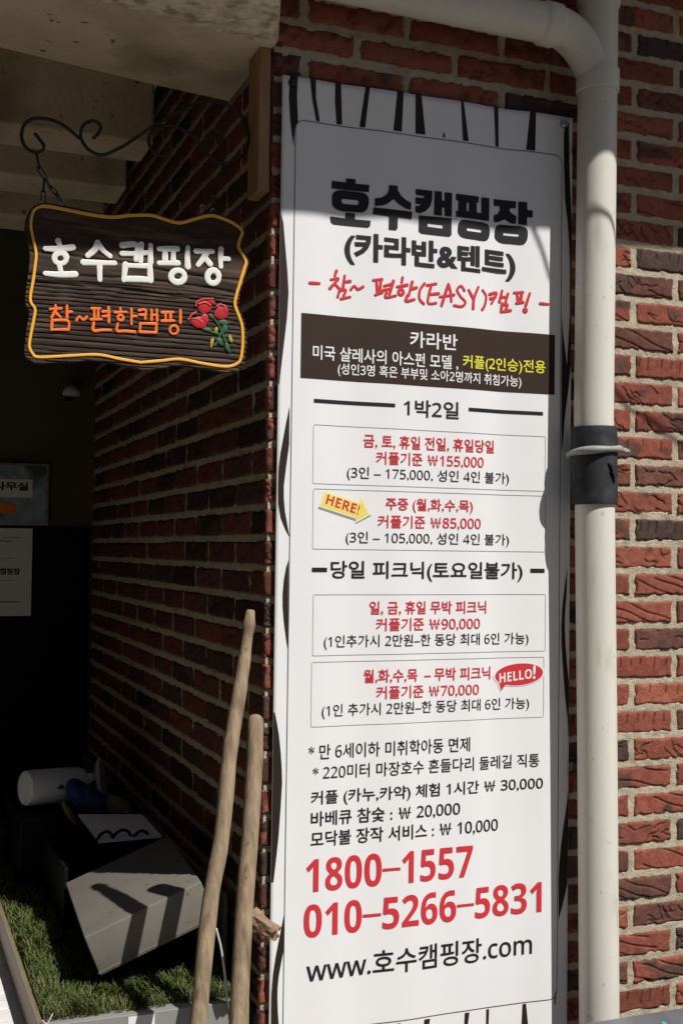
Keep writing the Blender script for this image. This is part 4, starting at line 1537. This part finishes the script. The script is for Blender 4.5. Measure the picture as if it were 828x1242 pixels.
g.add([(p0_[0] + a_ * (p1_[0] - p0_[0]), 2.181, p0_[2] + b_ * (pt[2] - p0_[2])) for a_, b_ in u_], Fs)
build('lettering', g, M['ink'], nt_, fixn=False)
wl = thing('ceiling_lamp', 'unlit white dome lamp high on the dark back wall', 'lamp', tuple(pr_(87, 470)))
c = Vector(pr_(87, 480, 2.12))
g = Geo().tube([c + Vector((0, 0, h_)) for h_ in (0, .004, .016, .028, .036, .040)], [.030, .034, .033, .026, .014, .004], 24)
build('dome', g, M['camwhite'], wl, smooth=True)
g = Geo().box((c.x - .012, c.y + .02, c.z - .012), (c.x + .012, 2.198, c.z + .004), .002)
build('mount', g, M['black'], wl)

# ------------------------------------------------------------------ poles leaning on the corner
def pole_pts(pix, t0, t1, n=40):
    y0_, y1_ = pix[0][1], pix[-1][1]
    out = []
    for x_, y_ in catmull(pix, 8):
        k = (y_ - y0_) / (y1_ - y0_)
        out.append(Vector(at(x_, y_, 1, t0 + (t1 - t0) * k)))
    d = (out[-1] - out[-5]).normalized()
    while out[-1].z > .03:
        out.append(out[-1] + d * .03)
    out.append(out[-1] + d * (out[-1].z / -d.z))
    return out


tp = thing('wooden_pole', 'longer thin bare wooden pole leaning on the corner, crooked and drilled at its top', 'pole', (-.35, -.35, 0), 'bare wooden poles leaning on the brick corner')
pp = pole_pts([(303.6, 742), (300.5, 770), (295.5, 805), (290, 842), (283, 884), (277.7, 921.7), (269, 1014), (254.6, 1098), (240.5, 1242)], -.03, -.22)
n_ = len(pp)
rs = [float(np.interp(i / n_, [0, .03, .06, .09, .16, .3, .6, 1], [.0095, .0105, .0142, .0102, .0130, .0152, .0160, .0175])) * (1 + .03 * math.sin(i * .9)) for i in range(n_)]
dd = (pp[0] - pp[1]).normalized()
pp = [pp[0] + dd * .003] + pp
rs = [.0085] + rs
g = Geo().tube(pp, rs, 20)
build('shaft', g, M['pole'], tp, smooth=True, autos=70)
h_ = Vector(at(304.2, 757, 1, -.047))
dirc = (Vector(CAM) - h_).normalized()
g = Geo().tube([h_ + Vector((0, .012, 0)), h_ + Vector((0, -.0005, 0))], .0026, 12)
build('drilled_hole', g, M['black'], tp)

kp = thing('wooden_pole', 'shorter thick bare wooden pole with rounded top and a broken wood stub at its side', 'pole', (-.2, -.35, 0), 'bare wooden poles leaning on the brick corner')
pp = pole_pts([(310, 876), (309, 905), (308.4, 930), (303.2, 1014), (296.6, 1098), (289, 1242)], -.05, -.20)
n_ = len(pp)
rs = [float(np.interp(i / n_, [0, .3, 1], [.0168, .0172, .0192])) * (1 + .015 * math.sin(i * .7)) for i in range(n_)]
dd = (pp[0] - pp[1]).normalized()
r0 = rs[0]
capp = [(pp[0] + dd * r0 * c_, r0 * math.sqrt(max(.02, 1 - c_ * c_))) for c_ in (.98, .88, .7, .4)]
pp = [c_[0] for c_ in capp] + pp
rs = [c_[1] for c_ in capp] + rs
g = Geo().tube(pp, rs, 22)
build('shaft', g, M['pole'], kp, smooth=True, autos=70)
a, b = Vector(at(302, 1112, 1, -.09)), Vector(at(334, 1133, 1, -.135))
d = (b - a).normalized()
u1 = d.cross(Vector((0, 0, 1))).normalized()
u2 = u1.cross(d)
vs, fs = [], []
NS, NR = 10, 16
for i in range(NS + 1):
    t = i / NS
    for k in range(NR):
        aa = 2 * math.pi * k / NR
        sq = 1 / max(abs(math.cos(aa)), abs(math.sin(aa))) ** .75
        rr_ = (.0175 - .004 * t) * sq * (1 + .10 * math.sin(k * 2.3 + i * .6))
        jag = (.012 * (random.random() - .5) if i == NS else 0)
        vs.append(a + d * ((b - a).length * t + jag) + (u1 * math.cos(aa) + u2 * math.sin(aa)) * rr_)
for i in range(NS):
    for k in range(NR):
        l = (k + 1) % NR
        fs.append((i * NR + k, i * NR + l, (i + 1) * NR + l, (i + 1) * NR + k))
vs.append(b - d * .006)
for k in range(NR):
    fs.append((NS * NR + k, NS * NR + (k + 1) % NR, len(vs) - 1))
vs.append(a)
for k in range(NR):
    fs.append(((k + 1) % NR, k, len(vs) - 1))
g = Geo().add(vs, fs)
build('wood_stub', g, M['broken'], kp, smooth=True, autos=30)
# thin pale cable behind the poles
p_ = [Vector(at(x_, y_, 1, -.005)) for x_, y_ in [(262, 1126), (268, 1150), (273, 1185), (276, 1215), (283, 1250)]]
p_.append(Vector((p_[-1].x + .03, -.02, .2)))
p_.append(Vector((p_[-1].x + .03, -.03, .004)))
g = Geo().tube(catmull(p_, 8), .0026, 8)
o = build('pale_cable', g, M['cable'], smooth=True)
tag(o, 'thin pale cable hanging behind the two wooden poles', 'cable')

# ------------------------------------------------------------------ grey cabinet top at lower right
cb = thing('grey_cabinet', 'blue grey painted metal cabinet top in front of the downpipe foot', 'cabinet', (.9, -.35, 0))
zc_ = at(760, 1232, 1, -.2)[2]
xa = at(690, 1243, 1, -.2)[0] - .06
g = Geo().solid([(xa, -.62, 0), (2.6, -.56, 0), (2.6, -.19, 0), (xa, -.205, 0), (xa, -.62, zc_), (2.6, -.56, zc_ + .006), (2.6, -.19, zc_ + .006), (xa, -.205, zc_)], .004)
build('body', g, M['cabinet'], cb, smooth=True, autos=40)
c = Vector(at(804, 1241, 2, zc_ + .005))  # small cyan disc painted in for a faint glow on the cabinet top
g = Geo().tube([c, c + Vector((0, 0, .001)), c + Vector((0, 0, .002))], [.007, .006, .003], 16)
build('glow_speck', g, M['cyan'], cb, smooth=True)

# ------------------------------------------------------------------ overhead cable (its thin shadow crosses the pipe and the bricks)
wp = [bsz(646, 290), bsz(662, 345)]
path_wall = [at(x_, y_, 1, 0) for x_, y_ in [(600, 205), (644, 300), (662, 353), (683, 375), (713, 426), (750, 478), (790, 512), (828, 536), (900, 575), (1000, 610)]]
cp = [Vector(p) + TO_SUN * 1.25 for p in path_wall]
g = Geo().tube(catmull(cp, 6), .0042, 8)
o = build('overhead_cable', g, M['black'], smooth=True)
tag(o, 'slack black cable strung in the air before the wall', 'cable')
